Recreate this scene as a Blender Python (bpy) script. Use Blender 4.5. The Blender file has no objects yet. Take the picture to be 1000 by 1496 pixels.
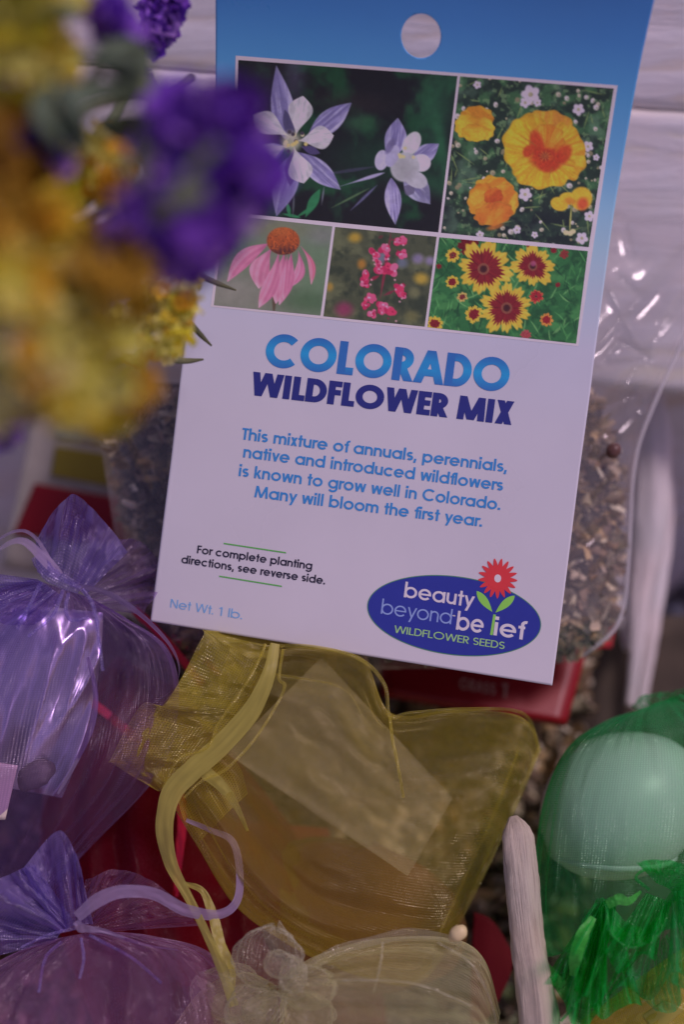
import bpy, bmesh, math, random
import numpy as np
from mathutils import Vector, Matrix

sc = bpy.context.scene
COL = sc.collection
rad = math.radians

# ---------------------------------------------------------------- camera (1 unit = 1 dm)
PITCH = 50.0
cam_d = bpy.data.cameras.new('camera')
cam = bpy.data.objects.new('camera', cam_d); COL.objects.link(cam)
cam.location = (0, 0, 5.0)
cam.rotation_euler = (rad(90 - PITCH), 0, 0)
cam_d.sensor_fit = 'VERTICAL'; cam_d.sensor_height = 36.0; cam_d.sensor_width = 24.0
cam_d.lens = 50.0
cam_d.clip_start = 0.05; cam_d.clip_end = 200
cam_d.dof.use_dof = True
cam_d.dof.focus_distance = 4.56
cam_d.dof.aperture_fstop = 0.30          # 0.17 dm wide opening: f/3 on a 50 mm lens in decimetres
sc.camera = cam

# ---------------------------------------------------------------- daylight
UP_C = (0.50, 0.62, 0.68)                # towards the sun, in the camera's axes (right, up, back)
cp, sp = math.cos(rad(PITCH)), math.sin(rad(PITCH))
sx, sy, sz = UP_C
SUN = Vector((sx, sy * sp + (-sz) * cp, sy * cp + sz * sp)).normalized()
world = bpy.data.worlds.new('World'); sc.world = world
world.use_nodes = True
wn, wl = world.node_tree.nodes, world.node_tree.links
sky = wn.new('ShaderNodeTexSky'); sky.sky_type = 'NISHITA'; sky.sun_disc = False
sky.sun_elevation = math.asin(SUN.z)
sky.sun_rotation = math.atan2(SUN.x, SUN.y)
tint = wn.new('ShaderNodeMix'); tint.data_type = 'RGBA'; tint.blend_type = 'MULTIPLY'
tint.inputs[0].default_value = 1.0
tint.inputs[7].default_value = (1.0, 0.60, 0.74, 1)
wl.new(sky.outputs[0], tint.inputs[6])
bg = wn['Background']; wl.new(tint.outputs[2], bg.inputs[0]); bg.inputs[1].default_value = 0.12
sun_d = bpy.data.lights.new('sun', 'SUN'); sun_d.energy = 2.0; sun_d.angle = rad(14)
sun_d.color = (1.0, 0.78, 0.88)
sun = bpy.data.objects.new('sun', sun_d); COL.objects.link(sun)
sun.rotation_euler = SUN.to_track_quat('Z', 'Y').to_euler()
sun.location = SUN * 20

vs = sc.view_settings
vs.view_transform = 'Standard'; vs.look = 'None'; vs.gamma = 1.0; vs.use_curve_mapping = False
vs.exposure = -0.32
cy = sc.cycles
cy.max_bounces = 14; cy.transparent_max_bounces = 40; cy.transmission_bounces = 8
cy.glossy_bounces = 4; cy.diffuse_bounces = 4
cy.use_denoising = True
try: cy.denoiser = 'OPENIMAGEDENOISE'
except Exception: pass
cy.sample_clamp_indirect = 6
cy.caustics_reflective = False; cy.caustics_refractive = False

# ---------------------------------------------------------------- places along a view direction
FPX = 50.0 / 36.0 * 1496
HC = 5.0
def P(px, py, d):
    """world point(s) d decimetres in front of the lens, in the direction of photo pixel px,py"""
    px = np.asarray(px, float); py = np.asarray(py, float); d = np.asarray(d, float)
    x = (px - 500) / FPX * d; y = (748 - py) / FPX * d; z = -d
    return np.stack([x + 0 * z, y * sp - z * cp, HC + y * cp + z * sp], -1)

def smooth(e0, e1, x):
    t = np.clip((np.asarray(x, float) - e0) / (e1 - e0), 0, 1)
    return t * t * (3 - 2 * t)

def lin(c):
    c = np.asarray(c, float) / 255.0
    return np.where(c <= 0.04045, c / 12.92, ((c + 0.055) / 1.055) ** 2.4)
LIGHT = np.array([0.46, 0.36, 0.52])     # what a white card returns here; turns a seen colour into a pigment
def alb(c, k=1.0, hi=0.9):
    return np.clip(lin(c) / (LIGHT * k), 0.004, hi)
def rgba(c): return (float(c[0]), float(c[1]), float(c[2]), 1.0)

# ---------------------------------------------------------------- value noise
def _h(ix, iy, seed):
    n = (ix.astype(np.int64) * 374761393 + iy.astype(np.int64) * 668265263 + seed * 1442695041) & 0xFFFFFFFF
    n = ((n ^ (n >> 13)) * 1274126177) & 0xFFFFFFFF
    return ((n ^ (n >> 16)) & 0xFFFF) / 65535.0
def vnoise(x, y, seed=0):
    x = np.asarray(x, float); y = np.asarray(y, float)
    x, y = np.broadcast_arrays(x, y)
    ix = np.floor(x); iy = np.floor(y); fx = x - ix; fy = y - iy
    fx = fx * fx * (3 - 2 * fx); fy = fy * fy * (3 - 2 * fy)
    a = _h(ix, iy, seed); b = _h(ix + 1, iy, seed); c = _h(ix, iy + 1, seed); d = _h(ix + 1, iy + 1, seed)
    return (a * (1 - fx) + b * fx) * (1 - fy) + (c * (1 - fx) + d * fx) * fy
def fbm(x, y, seed=0, o=4):
    s = 0; a = 0.5; n = 0
    for k in range(o):
        s = s + a * vnoise(np.asarray(x) * 2 ** k, np.asarray(y) * 2 ** k, seed + k * 17); n += a; a *= 0.5
    return s / n

# ---------------------------------------------------------------- objects
ORG = {}
def tag(o, label=None, cat=None, group=None, kind=None):
    if label: o['label'] = label
    if cat: o['category'] = cat
    if group: o['group'] = group
    if kind: o['kind'] = kind
    return o
def thing(name, at, label, cat, group=None):
    o = bpy.data.objects.new(name, None); COL.objects.link(o)
    o.empty_display_size = 0.1
    o.location = tuple(at); ORG[o.name] = np.array(at, float)
    return tag(o, label, cat, group)
def obj(name, V, F, m, parent=None, col=None, uv=None, smooth_=True, mats=None, midx=None):
    V = np.asarray(V, float).reshape(-1, 3)
    org = ORG[parent.name] if parent else (V.mean(0) if len(V) else np.zeros(3))
    me = bpy.data.meshes.new(name)
    if isinstance(F, np.ndarray):
        n, k = F.shape
        W = (V - org).astype(np.float32)
        me.vertices.add(len(W)); me.vertices.foreach_set('co', W.ravel())
        me.loops.add(n * k); me.loops.foreach_set('vertex_index', F.astype(np.int32).ravel())
        me.polygons.add(n); me.polygons.foreach_set('loop_start', (np.arange(n) * k).astype(np.int32))
        me.update(calc_edges=True)
    else:
        me.from_pydata([tuple(v) for v in V - org], [], [tuple(f) for f in F]); me.update()
    me.validate()
    if smooth_:
        me.polygons.foreach_set('use_smooth', np.ones(len(me.polygons), bool))
    if col is not None:
        c = np.ones((len(V), 4), np.float32); c[:, :3] = np.asarray(col)
        a = me.color_attributes.new('Col', 'FLOAT_COLOR', 'POINT'); a.data.foreach_set('color', c.ravel())
    if uv is not None:
        l = me.uv_layers.new(name='UVMap'); li = np.empty(len(me.loops), np.int32)
        me.loops.foreach_get('vertex_index', li)
        l.data.foreach_set('uv', np.asarray(uv, np.float32)[li].ravel())
    for q in (mats or [m]): me.materials.append(q)
    if midx is not None: me.polygons.foreach_set('material_index', np.asarray(midx, np.int32))
    o = bpy.data.objects.new(name, me); COL.objects.link(o)
    if parent:
        o.parent = parent; ORG[o.name] = org
    else:
        o.location = tuple(org); ORG[o.name] = org
    return o
def gridF(nu, nv, closed=False):
    """quads of a grid of nu rows by nv columns"""
    i, j = np.meshgrid(np.arange(nu - 1), np.arange(nv if closed else nv - 1), indexing='ij')
    j2 = (j + 1) % nv
    return np.stack([i * nv + j, i * nv + j2, (i + 1) * nv + j2, (i + 1) * nv + j], -1).reshape(-1, 4)
def catmull(pts, n):
    """n points along a Catmull-Rom curve through pts (k, dim)"""
    p = np.asarray(pts, float)
    if len(p) == 2:
        t = np.linspace(0, 1, n)[:, None]; return p[0] * (1 - t) + p[1] * t
    q = np.vstack([2 * p[0] - p[1], p, 2 * p[-1] - p[-2]])
    t = np.linspace(0, len(p) - 1, n); i = np.minimum(t.astype(int), len(p) - 2); f = (t - i)[:, None]
    a, b, c, d = q[i], q[i + 1], q[i + 2], q[i + 3]
    return 0.5 * (2 * b + (c - a) * f + (2 * a - 5 * b + 4 * c - d) * f ** 2 + (3 * b - a - 3 * c + d) * f ** 3)
def loft(rows, nu, nv):
    """rows of (px,py,d) control points, smoothed both ways -> (nu,nv,3) of px,py,d"""
    r = np.stack([catmull(x, nv) for x in rows])
    out = np.empty((nu, nv, 3))
    for j in range(nv): out[:, j] = catmull(r[:, j], nu)
    return out
def sheet(name, G, m, parent=None, closed=False, uvs=1.0, col=None):
    nu, nv = G.shape[:2]
    V = P(G[..., 0], G[..., 1], G[..., 2])
    du = np.linalg.norm(np.diff(V, axis=0), axis=-1).mean(1); dv = np.linalg.norm(np.diff(V, axis=1), axis=-1).mean(0)
    u = np.concatenate([[0], np.cumsum(du)]); v = np.concatenate([[0], np.cumsum(dv)])
    UV = np.stack(np.broadcast_arrays(v[None, :] * uvs, u[:, None] * uvs), -1).reshape(-1, 2)
    return obj(name, V, gridF(nu, nv, closed), m, parent, uv=UV, col=col)
def tube(path, r, nside=8, nu=None, dims='px'):
    """V,F of a round tube; path (px,py,d), radius in decimetres (scalar or list)"""
    n = nu or max(2, len(path) * 4)
    G = catmull(path, n); C = P(G[:, 0], G[:, 1], G[:, 2]) if dims == 'px' else G
    R = np.interp(np.linspace(0, 1, n), np.linspace(0, 1, len(np.atleast_1d(r))), np.atleast_1d(r)) if np.ndim(r) else np.full(n, r)
    T = np.gradient(C, axis=0); T /= np.linalg.norm(T, axis=1)[:, None] + 1e-9
    ref = np.array([0.3, -0.5, 0.8]); A = np.cross(T, ref); A /= np.linalg.norm(A, axis=1)[:, None] + 1e-9
    B = np.cross(T, A); th = np.arange(nside) / nside * 2 * np.pi
    V = C[:, None] + R[:, None, None] * (np.cos(th)[None, :, None] * A[:, None] + np.sin(th)[None, :, None] * B[:, None])
    F = gridF(n, nside, True).tolist()
    F.append(list(range(nside))[::-1]); F.append([(n - 1) * nside + k for k in range(nside)])
    return V.reshape(-1, 3), F
class MB:
    """collects pieces of one mesh"""
    def __init__(s): s.V = []; s.F = []; s.C = []; s.n = 0
    def add(s, V, F, c=(1, 1, 1)):
        V = np.asarray(V, float).reshape(-1, 3); s.V.append(V)
        s.F += [[i + s.n for i in f] for f in F]; s.n += len(V)
        c = np.asarray(c, float); s.C.append(np.broadcast_to(c, (len(V), 3)) if c.ndim == 1 else c)
    def build(s, name, m, parent=None, sm=True):
        return obj(name, np.concatenate(s.V), s.F, m, parent, col=np.concatenate(s.C), smooth_=sm)

# ---------------------------------------------------------------- materials
def newmat(name):
    m = bpy.data.materials.new(name); m.use_nodes = True
    n = m.node_tree.nodes; n.clear(); return m, n, m.node_tree.links
def node(n, t, **k):
    x = n.new(t)
    for a, b in k.items(): setattr(x, a, b)
    return x
def solid(name, c=None, rough=0.6, vary=0.15, nscale=8.0, bump=0.0, bscale=40.0, spec=0.4, attr=False, stretch=(1, 1, 1), trans=0.0, sheen=0.0, c2=None, coat=0.0):
    """opaque surface whose colour wanders a little over the thing"""
    m, n, l = newmat(name)
    out = node(n, 'ShaderNodeOutputMaterial'); b = node(n, 'ShaderNodeBsdfPrincipled')
    tc = node(n, 'ShaderNodeTexCoord'); mp = node(n, 'ShaderNodeMapping'); mp.inputs[3].default_value = stretch
    l.new(tc.outputs['Object'], mp.inputs[0])
    nz = node(n, 'ShaderNodeTexNoise'); nz.inputs['Scale'].default_value = nscale; nz.inputs['Detail'].default_value = 6
    l.new(mp.outputs[0], nz.inputs['Vector'])
    if attr:
        at = node(n, 'ShaderNodeAttribute', attribute_name='Col'); src = at.outputs['Color']
    else:
        cr = node(n, 'ShaderNodeMix', data_type='RGBA')
        cr.inputs[6].default_value = rgba(c); cr.inputs[7].default_value = rgba(c2 if c2 is not None else c)
        l.new(nz.outputs[0], cr.inputs[0]); src = cr.outputs[2]
    mr = node(n, 'ShaderNodeMapRange'); mr.inputs[1].default_value = 0.25; mr.inputs[2].default_value = 0.75
    mr.inputs[3].default_value = 1 - vary; mr.inputs[4].default_value = 1 + vary
    l.new(nz.outputs[0], mr.inputs[0])
    mul = node(n, 'ShaderNodeMix', data_type='RGBA', blend_type='MULTIPLY'); mul.inputs[0].default_value = 1
    l.new(src, mul.inputs[6]); l.new(mr.outputs[0], mul.inputs[7])
    l.new(mul.outputs[2], b.inputs['Base Color'])
    b.inputs['Roughness'].default_value = rough; b.inputs['Specular IOR Level'].default_value = spec
    b.inputs['Sheen Weight'].default_value = sheen; b.inputs['Coat Weight'].default_value = coat
    b.inputs['Coat Roughness'].default_value = 0.2
    if bump:
        n2 = node(n, 'ShaderNodeTexNoise'); n2.inputs['Scale'].default_value = bscale; n2.inputs['Detail'].default_value = 5
        l.new(mp.outputs[0], n2.inputs['Vector'])
        bp = node(n, 'ShaderNodeBump'); bp.inputs['Strength'].default_value = bump; bp.inputs['Distance'].default_value = 0.02
        l.new(n2.outputs[0], bp.inputs['Height']); l.new(bp.outputs[0], b.inputs['Normal'])
    if trans:
        tr = node(n, 'ShaderNodeBsdfTranslucent'); l.new(mul.outputs[2], tr.inputs[0])
        mx = node(n, 'ShaderNodeMixShader'); mx.inputs[0].default_value = trans
        l.new(b.outputs[0], mx.inputs[1]); l.new(tr.outputs[0], mx.inputs[2]); l.new(mx.outputs[0], out.inputs[0])
    else: l.new(b.outputs[0], out.inputs[0])
    return m
def organza(name, c, cover=0.4, sheen=0.25, thread=760.0, rough=0.28, edge=0.5, tint=0.5):
    """thin woven net: part cloth, part gap; threads catch the light"""
    m, n, l = newmat(name)
    out = node(n, 'ShaderNodeOutputMaterial')
    tc = node(n, 'ShaderNodeTexCoord')
    sep = node(n, 'ShaderNodeSeparateXYZ'); l.new(tc.outputs['UV'], sep.inputs[0])
    def wave(i):
        a = node(n, 'ShaderNodeMath', operation='MULTIPLY'); a.inputs[1].default_value = thread; l.new(sep.outputs[i], a.inputs[0])
        s = node(n, 'ShaderNodeMath', operation='SINE'); l.new(a.outputs[0], s.inputs[0]); return s.outputs[0]
    wx, wy = wave(0), wave(1)
    mxw = node(n, 'ShaderNodeMath', operation='MAXIMUM'); l.new(wx, mxw.inputs[0]); l.new(wy, mxw.inputs[1])
    nz = node(n, 'ShaderNodeTexNoise'); nz.inputs['Scale'].default_value = 7; nz.inputs['Detail'].default_value = 4
    l.new(tc.outputs['UV'], nz.inputs['Vector'])
    lw = node(n, 'ShaderNodeLayerWeight'); lw.inputs[0].default_value = 0.5
    pw = node(n, 'ShaderNodeMath', operation='POWER'); pw.inputs[1].default_value = 2.2; l.new(lw.outputs['Facing'], pw.inputs[0])
    e = node(n, 'ShaderNodeMath', operation='MULTIPLY_ADD'); e.inputs[1].default_value = edge; e.inputs[2].default_value = cover
    l.new(pw.outputs[0], e.inputs[0])
    t = node(n, 'ShaderNodeMath', operation='MULTIPLY_ADD'); t.inputs[1].default_value = 0.10; l.new(mxw.outputs[0], t.inputs[0]); l.new(e.outputs[0], t.inputs[2])
    t2 = node(n, 'ShaderNodeMath', operation='MULTIPLY_ADD'); t2.inputs[1].default_value = 0.10; t2.use_clamp = True
    sb = node(n, 'ShaderNodeMath', operation='SUBTRACT'); sb.inputs[1].default_value = 0.5; l.new(nz.outputs[0], sb.inputs[0])
    l.new(sb.outputs[0], t2.inputs[0]); l.new(t.outputs[0], t2.inputs[2])
    # cloth
    df = node(n, 'ShaderNodeBsdfDiffuse'); df.inputs[0].default_value = rgba(c)
    tl = node(n, 'ShaderNodeBsdfTranslucent'); tl.inputs[0].default_value = rgba(np.clip(np.asarray(c) * 1.1, 0, 0.95))
    cl = node(n, 'ShaderNodeMixShader'); cl.inputs[0].default_value = 0.45; l.new(df.outputs[0], cl.inputs[1]); l.new(tl.outputs[0], cl.inputs[2])
    gl = node(n, 'ShaderNodeBsdfAnisotropic'); gl.inputs['Roughness'].default_value = rough
    gc = np.clip(np.asarray(c) * 0.55 + 0.42, 0, 1); gl.inputs[0].default_value = rgba(gc)
    # threads tilt the highlight this way and that, so it breaks into glints
    wn_ = node(n, 'ShaderNodeTexVoronoi'); wn_.inputs['Scale'].default_value = 70; l.new(tc.outputs['UV'], wn_.inputs['Vector'])
    hb = node(n, 'ShaderNodeMath', operation='ADD'); l.new(wx, hb.inputs[0]); l.new(wy, hb.inputs[1])
    h2 = node(n, 'ShaderNodeMath', operation='MULTIPLY_ADD'); h2.inputs[1].default_value = 1.5; l.new(wn_.outputs['Distance'], h2.inputs[0]); l.new(hb.outputs[0], h2.inputs[2])
    bp = node(n, 'ShaderNodeBump'); bp.inputs['Strength'].default_value = 0.6; bp.inputs['Distance'].default_value = 0.003
    l.new(h2.outputs[0], bp.inputs['Height']); l.new(bp.outputs[0], gl.inputs['Normal'])
    gs0 = node(n, 'ShaderNodeMapRange'); gs0.inputs[1].default_value = .36; gs0.inputs[2].default_value = .74; gs0.inputs[3].default_value = sheen * .6; gs0.inputs[4].default_value = sheen * 1.7
    l.new(nz.outputs[0], gs0.inputs[0])
    gn = node(n, 'ShaderNodeTexNoise'); gn.inputs['Scale'].default_value = 150; gn.inputs['Detail'].default_value = 2; l.new(tc.outputs['UV'], gn.inputs['Vector'])
    gr = node(n, 'ShaderNodeMapRange'); gr.inputs[1].default_value = .40; gr.inputs[2].default_value = .72; gr.inputs[3].default_value = .35; gr.inputs[4].default_value = 2.2; l.new(gn.outputs[0], gr.inputs[0])
    gsel = node(n, 'ShaderNodeMath', operation='MULTIPLY'); gsel.use_clamp = True
    l.new(gs0.outputs[0], gsel.inputs[0]); l.new(gr.outputs[0], gsel.inputs[1])
    ms = node(n, 'ShaderNodeMixShader'); l.new(gsel.outputs[0], ms.inputs[0]); l.new(cl.outputs[0], ms.inputs[1]); l.new(gl.outputs[0], ms.inputs[2])
    tr = node(n, 'ShaderNodeBsdfTransparent'); tcol = np.asarray(c) / max(c) * tint + (1 - tint); tr.inputs[0].default_value = rgba(np.clip(tcol, 0, 1))
    mx = node(n, 'ShaderNodeMixShader'); l.new(t2.outputs[0], mx.inputs[0]); l.new(tr.outputs[0], mx.inputs[1]); l.new(ms.outputs[0], mx.inputs[2])
    l.new(mx.outputs[0], out.inputs[0])
    return m
def film(name, haze=0.08, c=(0.8, 0.8, 0.85), rough=0.06, bump=0.3, bscale=3.0, gloss=0.9):
    """clear plastic film"""
    m, n, l = newmat(name)
    out = node(n, 'ShaderNodeOutputMaterial')
    tc = node(n, 'ShaderNodeTexCoord'); nz = node(n, 'ShaderNodeTexNoise'); nz.inputs['Scale'].default_value = bscale; nz.inputs['Detail'].default_value = 3
    l.new(tc.outputs['Object'], nz.inputs['Vector'])
    bp = node(n, 'ShaderNodeBump'); bp.inputs['Strength'].default_value = bump; bp.inputs['Distance'].default_value = 0.05; l.new(nz.outputs[0], bp.inputs['Height'])
    fr = node(n, 'ShaderNodeLayerWeight'); fr.inputs[0].default_value = 0.5; l.new(bp.outputs[0], fr.inputs['Normal'])
    f5 = node(n, 'ShaderNodeMath', operation='POWER'); f5.inputs[1].default_value = 4.0; l.new(fr.outputs['Facing'], f5.inputs[0])
    fm = node(n, 'ShaderNodeMath', operation='MULTIPLY_ADD'); fm.inputs[1].default_value = gloss * .8; fm.inputs[2].default_value = gloss * .045; l.new(f5.outputs[0], fm.inputs[0])
    gl = node(n, 'ShaderNodeBsdfAnisotropic'); gl.inputs['Roughness'].default_value = rough; l.new(bp.outputs[0], gl.inputs['Normal'])
    gl.inputs[0].default_value = (1, 1, 1, 1)
    tr = node(n, 'ShaderNodeBsdfTransparent'); tr.inputs[0].default_value = (0.97, 0.97, 0.97, 1)
    df = node(n, 'ShaderNodeBsdfDiffuse'); df.inputs[0].default_value = rgba(c)
    a = node(n, 'ShaderNodeMixShader'); a.inputs[0].default_value = haze; l.new(tr.outputs[0], a.inputs[1]); l.new(df.outputs[0], a.inputs[2])
    b = node(n, 'ShaderNodeMixShader'); l.new(fm.outputs[0], b.inputs[0]); l.new(a.outputs[0], b.inputs[1]); l.new(gl.outputs[0], b.inputs[2])
    l.new(b.outputs[0], out.inputs[0])
    return m
# ================================================================ printed card of the seed packet
def card_d(px, py):
    """depth of the card's face: a leaning plane whose top curls towards the lens"""
    px = np.asarray(px, float); py = np.asarray(py, float)
    q = 1 + 0.026 * (px - 530) / 600 + 0.022 * (700 - py) / 900
    vv = py - 0.1 * (px - 530)
    q = q + 0.032 * (np.clip(270 - vv, 0, None) / 270) ** 2
    q = q + 0.0016 * np.sin(px / 95 + py / 210) * smooth(300, 600, vv)
    return 4.57 / q
def S(px, py, off=0.0):
    return P(px, py, card_d(px, py) - off)

packet = thing('seed_packet', P(500, 940, 4.8), 'clear plastic bag of brown seeds fronted by a blue and white wildflower card', 'seed packet')
INK = solid('printed_ink', attr=True, rough=0.42, vary=0.03, nscale=30, spec=0.45)
CARD = solid('card_stock', attr=True, rough=0.42, vary=0.03, nscale=3, spec=0.5, bump=0.05, bscale=1.6)
_n, _l = CARD.node_tree.nodes, CARD.node_tree.links
_t = node(_n, 'ShaderNodeTexNoise'); _t.inputs['Scale'].default_value = 2.6; _t.inputs['Detail'].default_value = 5
_r = node(_n, 'ShaderNodeMapRange'); _r.inputs[1].default_value = .3; _r.inputs[2].default_value = .7; _r.inputs[3].default_value = .24; _r.inputs[4].default_value = .6
_l.new([q for q in _n if q.type == 'TEX_COORD'][0].outputs['Object'], _t.inputs['Vector']); _l.new(_t.outputs[0], _r.inputs[0]); _l.new(_r.outputs[0], [q for q in _n if q.type == 'BSDF_PRINCIPLED'][0].inputs['Roughness'])

LE = np.array([(-70, 313), (0, 315), (60, 315.2), (130, 315), (175, 311), (230, 304.5), (300, 296), (380, 285.5), (467.6, 273.6), (560, 262.5), (660, 251.2), (780, 236), (907.6, 219.6)])
RE = np.array([(-70, 973), (0, 957), (30, 950), (80, 939), (124.3, 930.2), (155, 924.6), (226.6, 912), (291, 901), (340, 893.8), (448, 879.3), (516.6, 870), (575, 863), (688, 847.5), (820, 831), (938, 816), (1001.5, 807.6)])
NR, NC = 300, 200
tt = np.linspace(0, 1, NR)
ly = -70 + tt * (907.6 + 70); ry = -70 + tt * (1001.5 + 70)
lx = np.interp(ly, LE[:, 0], LE[:, 1]); rx = np.interp(ry, RE[:, 0], RE[:, 1])
for a in (lx, rx):
    for _ in range(6): a[1:-1] = (a[:-2] + 2 * a[1:-1] + a[2:]) / 4
ss = np.linspace(0, 1, NC)
GX = lx[:, None] * (1 - ss) + rx[:, None] * ss; GY = ly[:, None] * (1 - ss) + ry[:, None] * ss
# punched hang hole
hx, hy, ha, hb = 615.5, 52.5, 29.0, 32.5
rr = np.sqrt(((GX - hx) / ha) ** 2 + ((GY - hy) / hb) ** 2)
inside = rr < 1.0
k = np.where(inside, 1.0 / np.maximum(rr, 1e-3), 1.0)
near = (rr > 0.0) & (rr < 1.0)
GX2 = np.where(near, hx + (GX - hx) * k, GX); GY2 = np.where(near, hy + (GY - hy) * k, GY)
F = gridF(NR, NC); F = F[~inside.reshape(-1)[F].all(1)]
v_ = GY - 0.1 * (GX - 530)
stops = [(-80, (54, 102, 182)), (20, (60, 108, 192)), (110, (70, 120, 202)), (190, (84, 126, 204)), (265, (110, 138, 210)), (330, (130, 146, 208)), (400, (146, 147, 198)), (480, (158, 147, 186)), (620, (161, 147, 178)), (1100, (165, 148, 175))]
cc = np.stack([np.interp(v_, [s[0] for s in stops], [alb(s[1])[i] for s in stops]) for i in range(3)], -1)
card = obj('printed_card', S(GX2, GY2).reshape(-1, 3), F, CARD, packet, col=cc.reshape(-1, 3))
sol = card.modifiers.new('thickness', 'SOLIDIFY'); sol.thickness = 0.006; sol.offset = 1
bpy.context.view_layer.update()

# ---------------------------------------------------------------- stroke lettering (geometric sans)
XH, ASC, DSC = 0.73, 1.04, -0.28
def ribbon(pts, h):
    p = np.asarray(pts, float); t = np.gradient(p, axis=0); t /= np.linalg.norm(t, axis=1)[:, None] + 1e-9
    nrm = np.stack([-t[:, 1], t[:, 0]], -1) * h
    return p + nrm, p - nrm
def arc(cx, cy, rx, ry, a0, a1, n=None):
    n = n or max(6, int(abs(a1 - a0) / 9)); a = np.radians(np.linspace(a0, a1, n))
    return np.stack([cx + rx * np.cos(a), cy + ry * np.sin(a)], -1)
def bar(x0, y0, x1, y1):                     # axis-aligned box as a two-sided strip
    return (np.array([(x0, y1), (x1, y1)]), np.array([(x0, y0), (x1, y0)]))
def diag(x0, y0, x1, y1, h):                 # slanted stroke with level ends
    L = math.hypot(x1 - x0, y1 - y0); w = h * L / abs(y1 - y0)
    return (np.array([(x0 - w, y0), (x1 - w, y1)]), np.array([(x0 + w, y0), (x1 + w, y1)]))
def glyph(c, h):
    """strips of one letter, advance width; cap height 1, half stroke h"""
    g = []; w = 2 * h; R = XH / 2 - h + 0.012; my = XH / 2; A = lambda *a: g.append(ribbon(arc(*a), h)); B = lambda *a: g.append(bar(*a)); D = lambda *a: g.append(diag(*a, h))
    sb = 0.075
    if c == ' ': return g, 0.36
    if c in 'adgq':
        A(R + h, my, R, R, 0, 360, 44); x = 2 * R + w
        if c == 'a': B(x - w, 0, x, XH)
        if c == 'd': B(x - w, 0, x, ASC)
        if c == 'g':
            B(x - w, 0.0, x, XH); r2 = R * 0.98
            A(x - h - r2, 0.0, r2, 0.28 - h * 0.3, 0, -150)
        return g, x + sb
    if c in 'bp':
        A(R + h, my, R, R, 0, 360, 44); x = 2 * R + w
        B(0, 0 if c == 'b' else DSC, w, ASC if c == 'b' else XH); return g, x + sb
    if c == 'o': A(R + h, my, R, R, 0, 360, 44); return g, 2 * R + w + sb
    if c == 'c': A(R + h, my, R, R, 42, 318); return g, 2 * R + w - 0.06 + sb
    if c == 'e': A(R + h, my, R, R, 0, 322); B(w * 0.8, my - h * 0.85, 2 * R + w - h * 0.02, my + h * 0.85); return g, 2 * R + w + sb
    if c == 'f': B(0.1, 0, 0.1 + w, 0.80); A(0.1 + h + 0.17, 0.80, 0.17, ASC - 0.80 - h, 180, 78); B(0, XH - w * 0.95, 0.31, XH); return g, 0.31 + 0.03
    if c in 'hn':
        r = 0.235 - h * 0.2; x = 2 * r + w
        B(0, 0, w, ASC if c == 'h' else XH); A(h + r, XH - r - h, r, r, 0, 180); B(x - w, 0, x, XH - r - h); return g, x + sb
    if c == 'm':
        r = 0.215 - h * 0.2
        B(0, 0, w, XH)
        for k in (0, 1): A(h + r + 2 * r * k, XH - r - h, r, r, 0, 180); B(2 * r * (k + 1), 0, 2 * r * (k + 1) + w, XH - r - h)
        return g, 4 * r + w + sb
    if c == 'r': r = 0.22; B(0, 0, w, XH); A(h + r, XH - r - h, r, r, 180, 68); return g, 0.34 + 0.02
    if c == 'u':
        r = 0.235 - h * 0.2; x = 2 * r + w
        B(0, r + h, w, XH); A(h + r, r + h, r, r, 180, 360); B(x - w, 0, x, XH); return g, x + sb
    if c == 'i': B(0, 0, w, XH); A(h, ASC - h * 1.3, h * 0.6, h * 0.6, 0, 360, 12) if h < .02 else B(-0.15 * h, ASC - w * 1.2, w + .15 * h, ASC); return g, w + sb + 0.02
    if c == 'l': B(0, 0, w, ASC); return g, w + sb + 0.02
    if c == 't': B(0.1, 0, 0.1 + w, 0.98); B(0, XH - w * 0.95, 0.2 + w, XH); return g, 0.2 + w + 0.04
    if c == 'k': B(0, 0, w, ASC); D(w + 0.02, 0.30, 0.40, XH); D(w + 0.08, 0.40, 0.46, 0); return g, 0.50 + h + 0.02
    if c == 's':
        r = XH / 4 - h / 2; rx = 0.165
        pts = np.vstack([arc(rx + h, XH - r - h, rx, r, 35, 270, 16), arc(rx + h, r + h, rx, r, 90, -145, 16)]); g.append(ribbon(pts, h)); return g, 2 * rx + w + sb - .01
    if c == 'v': q = 0.27; D(h, XH, q + h * .2, 0); D(2 * q - h * .6, XH, q - h * .2 , 0); return g, 2 * q + 0.04
    if c == 'y': q = 0.28; D(h, XH, q + h * .3, 0.03); D(2 * q - h * .4, XH, 0.20 - h * .4, DSC); return g, 2 * q + 0.05
    if c == 'w': q = 0.215; D(h, XH, q, 0); D(2 * q, XH, q, 0); D(2 * q, XH, 3 * q, 0); D(4 * q - h, XH, 3 * q, 0); return g, 4 * q + 0.05
    if c == 'x': q = 0.46; D(h, XH, q - h, 0); D(q - h, XH, h, 0); return g, q + 0.06
    if c == '.': B(0, 0, w * 1.1, w * 1.15); return g, w + sb + 0.03
    if c == ',': D(h * 1.3, w * 1.15, h * 0.7, -0.17); return g, w + sb + 0.03
    if c == '1': B(0.17, 0, 0.17 + w, 1); D(0.17 + h, 1, 0.06, 0.80); return g, 0.17 + w + 0.16
    # capitals
    RC = 0.515 - h
    if c == 'O': A(RC + h, .5, RC, RC, 0, 360, 60); return g, 2 * RC + w + sb
    if c == 'C': A(RC + h, .5, RC, RC, 45, 315, 46); return g, 2 * RC + w - 0.09 + sb
    if c == 'L': B(0, 0, w, 1); B(w, 0, 0.46, w * .95); return g, 0.46 + 0.05
    if c == 'I': B(0, 0, w, 1); return g, w + sb + 0.03
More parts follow.
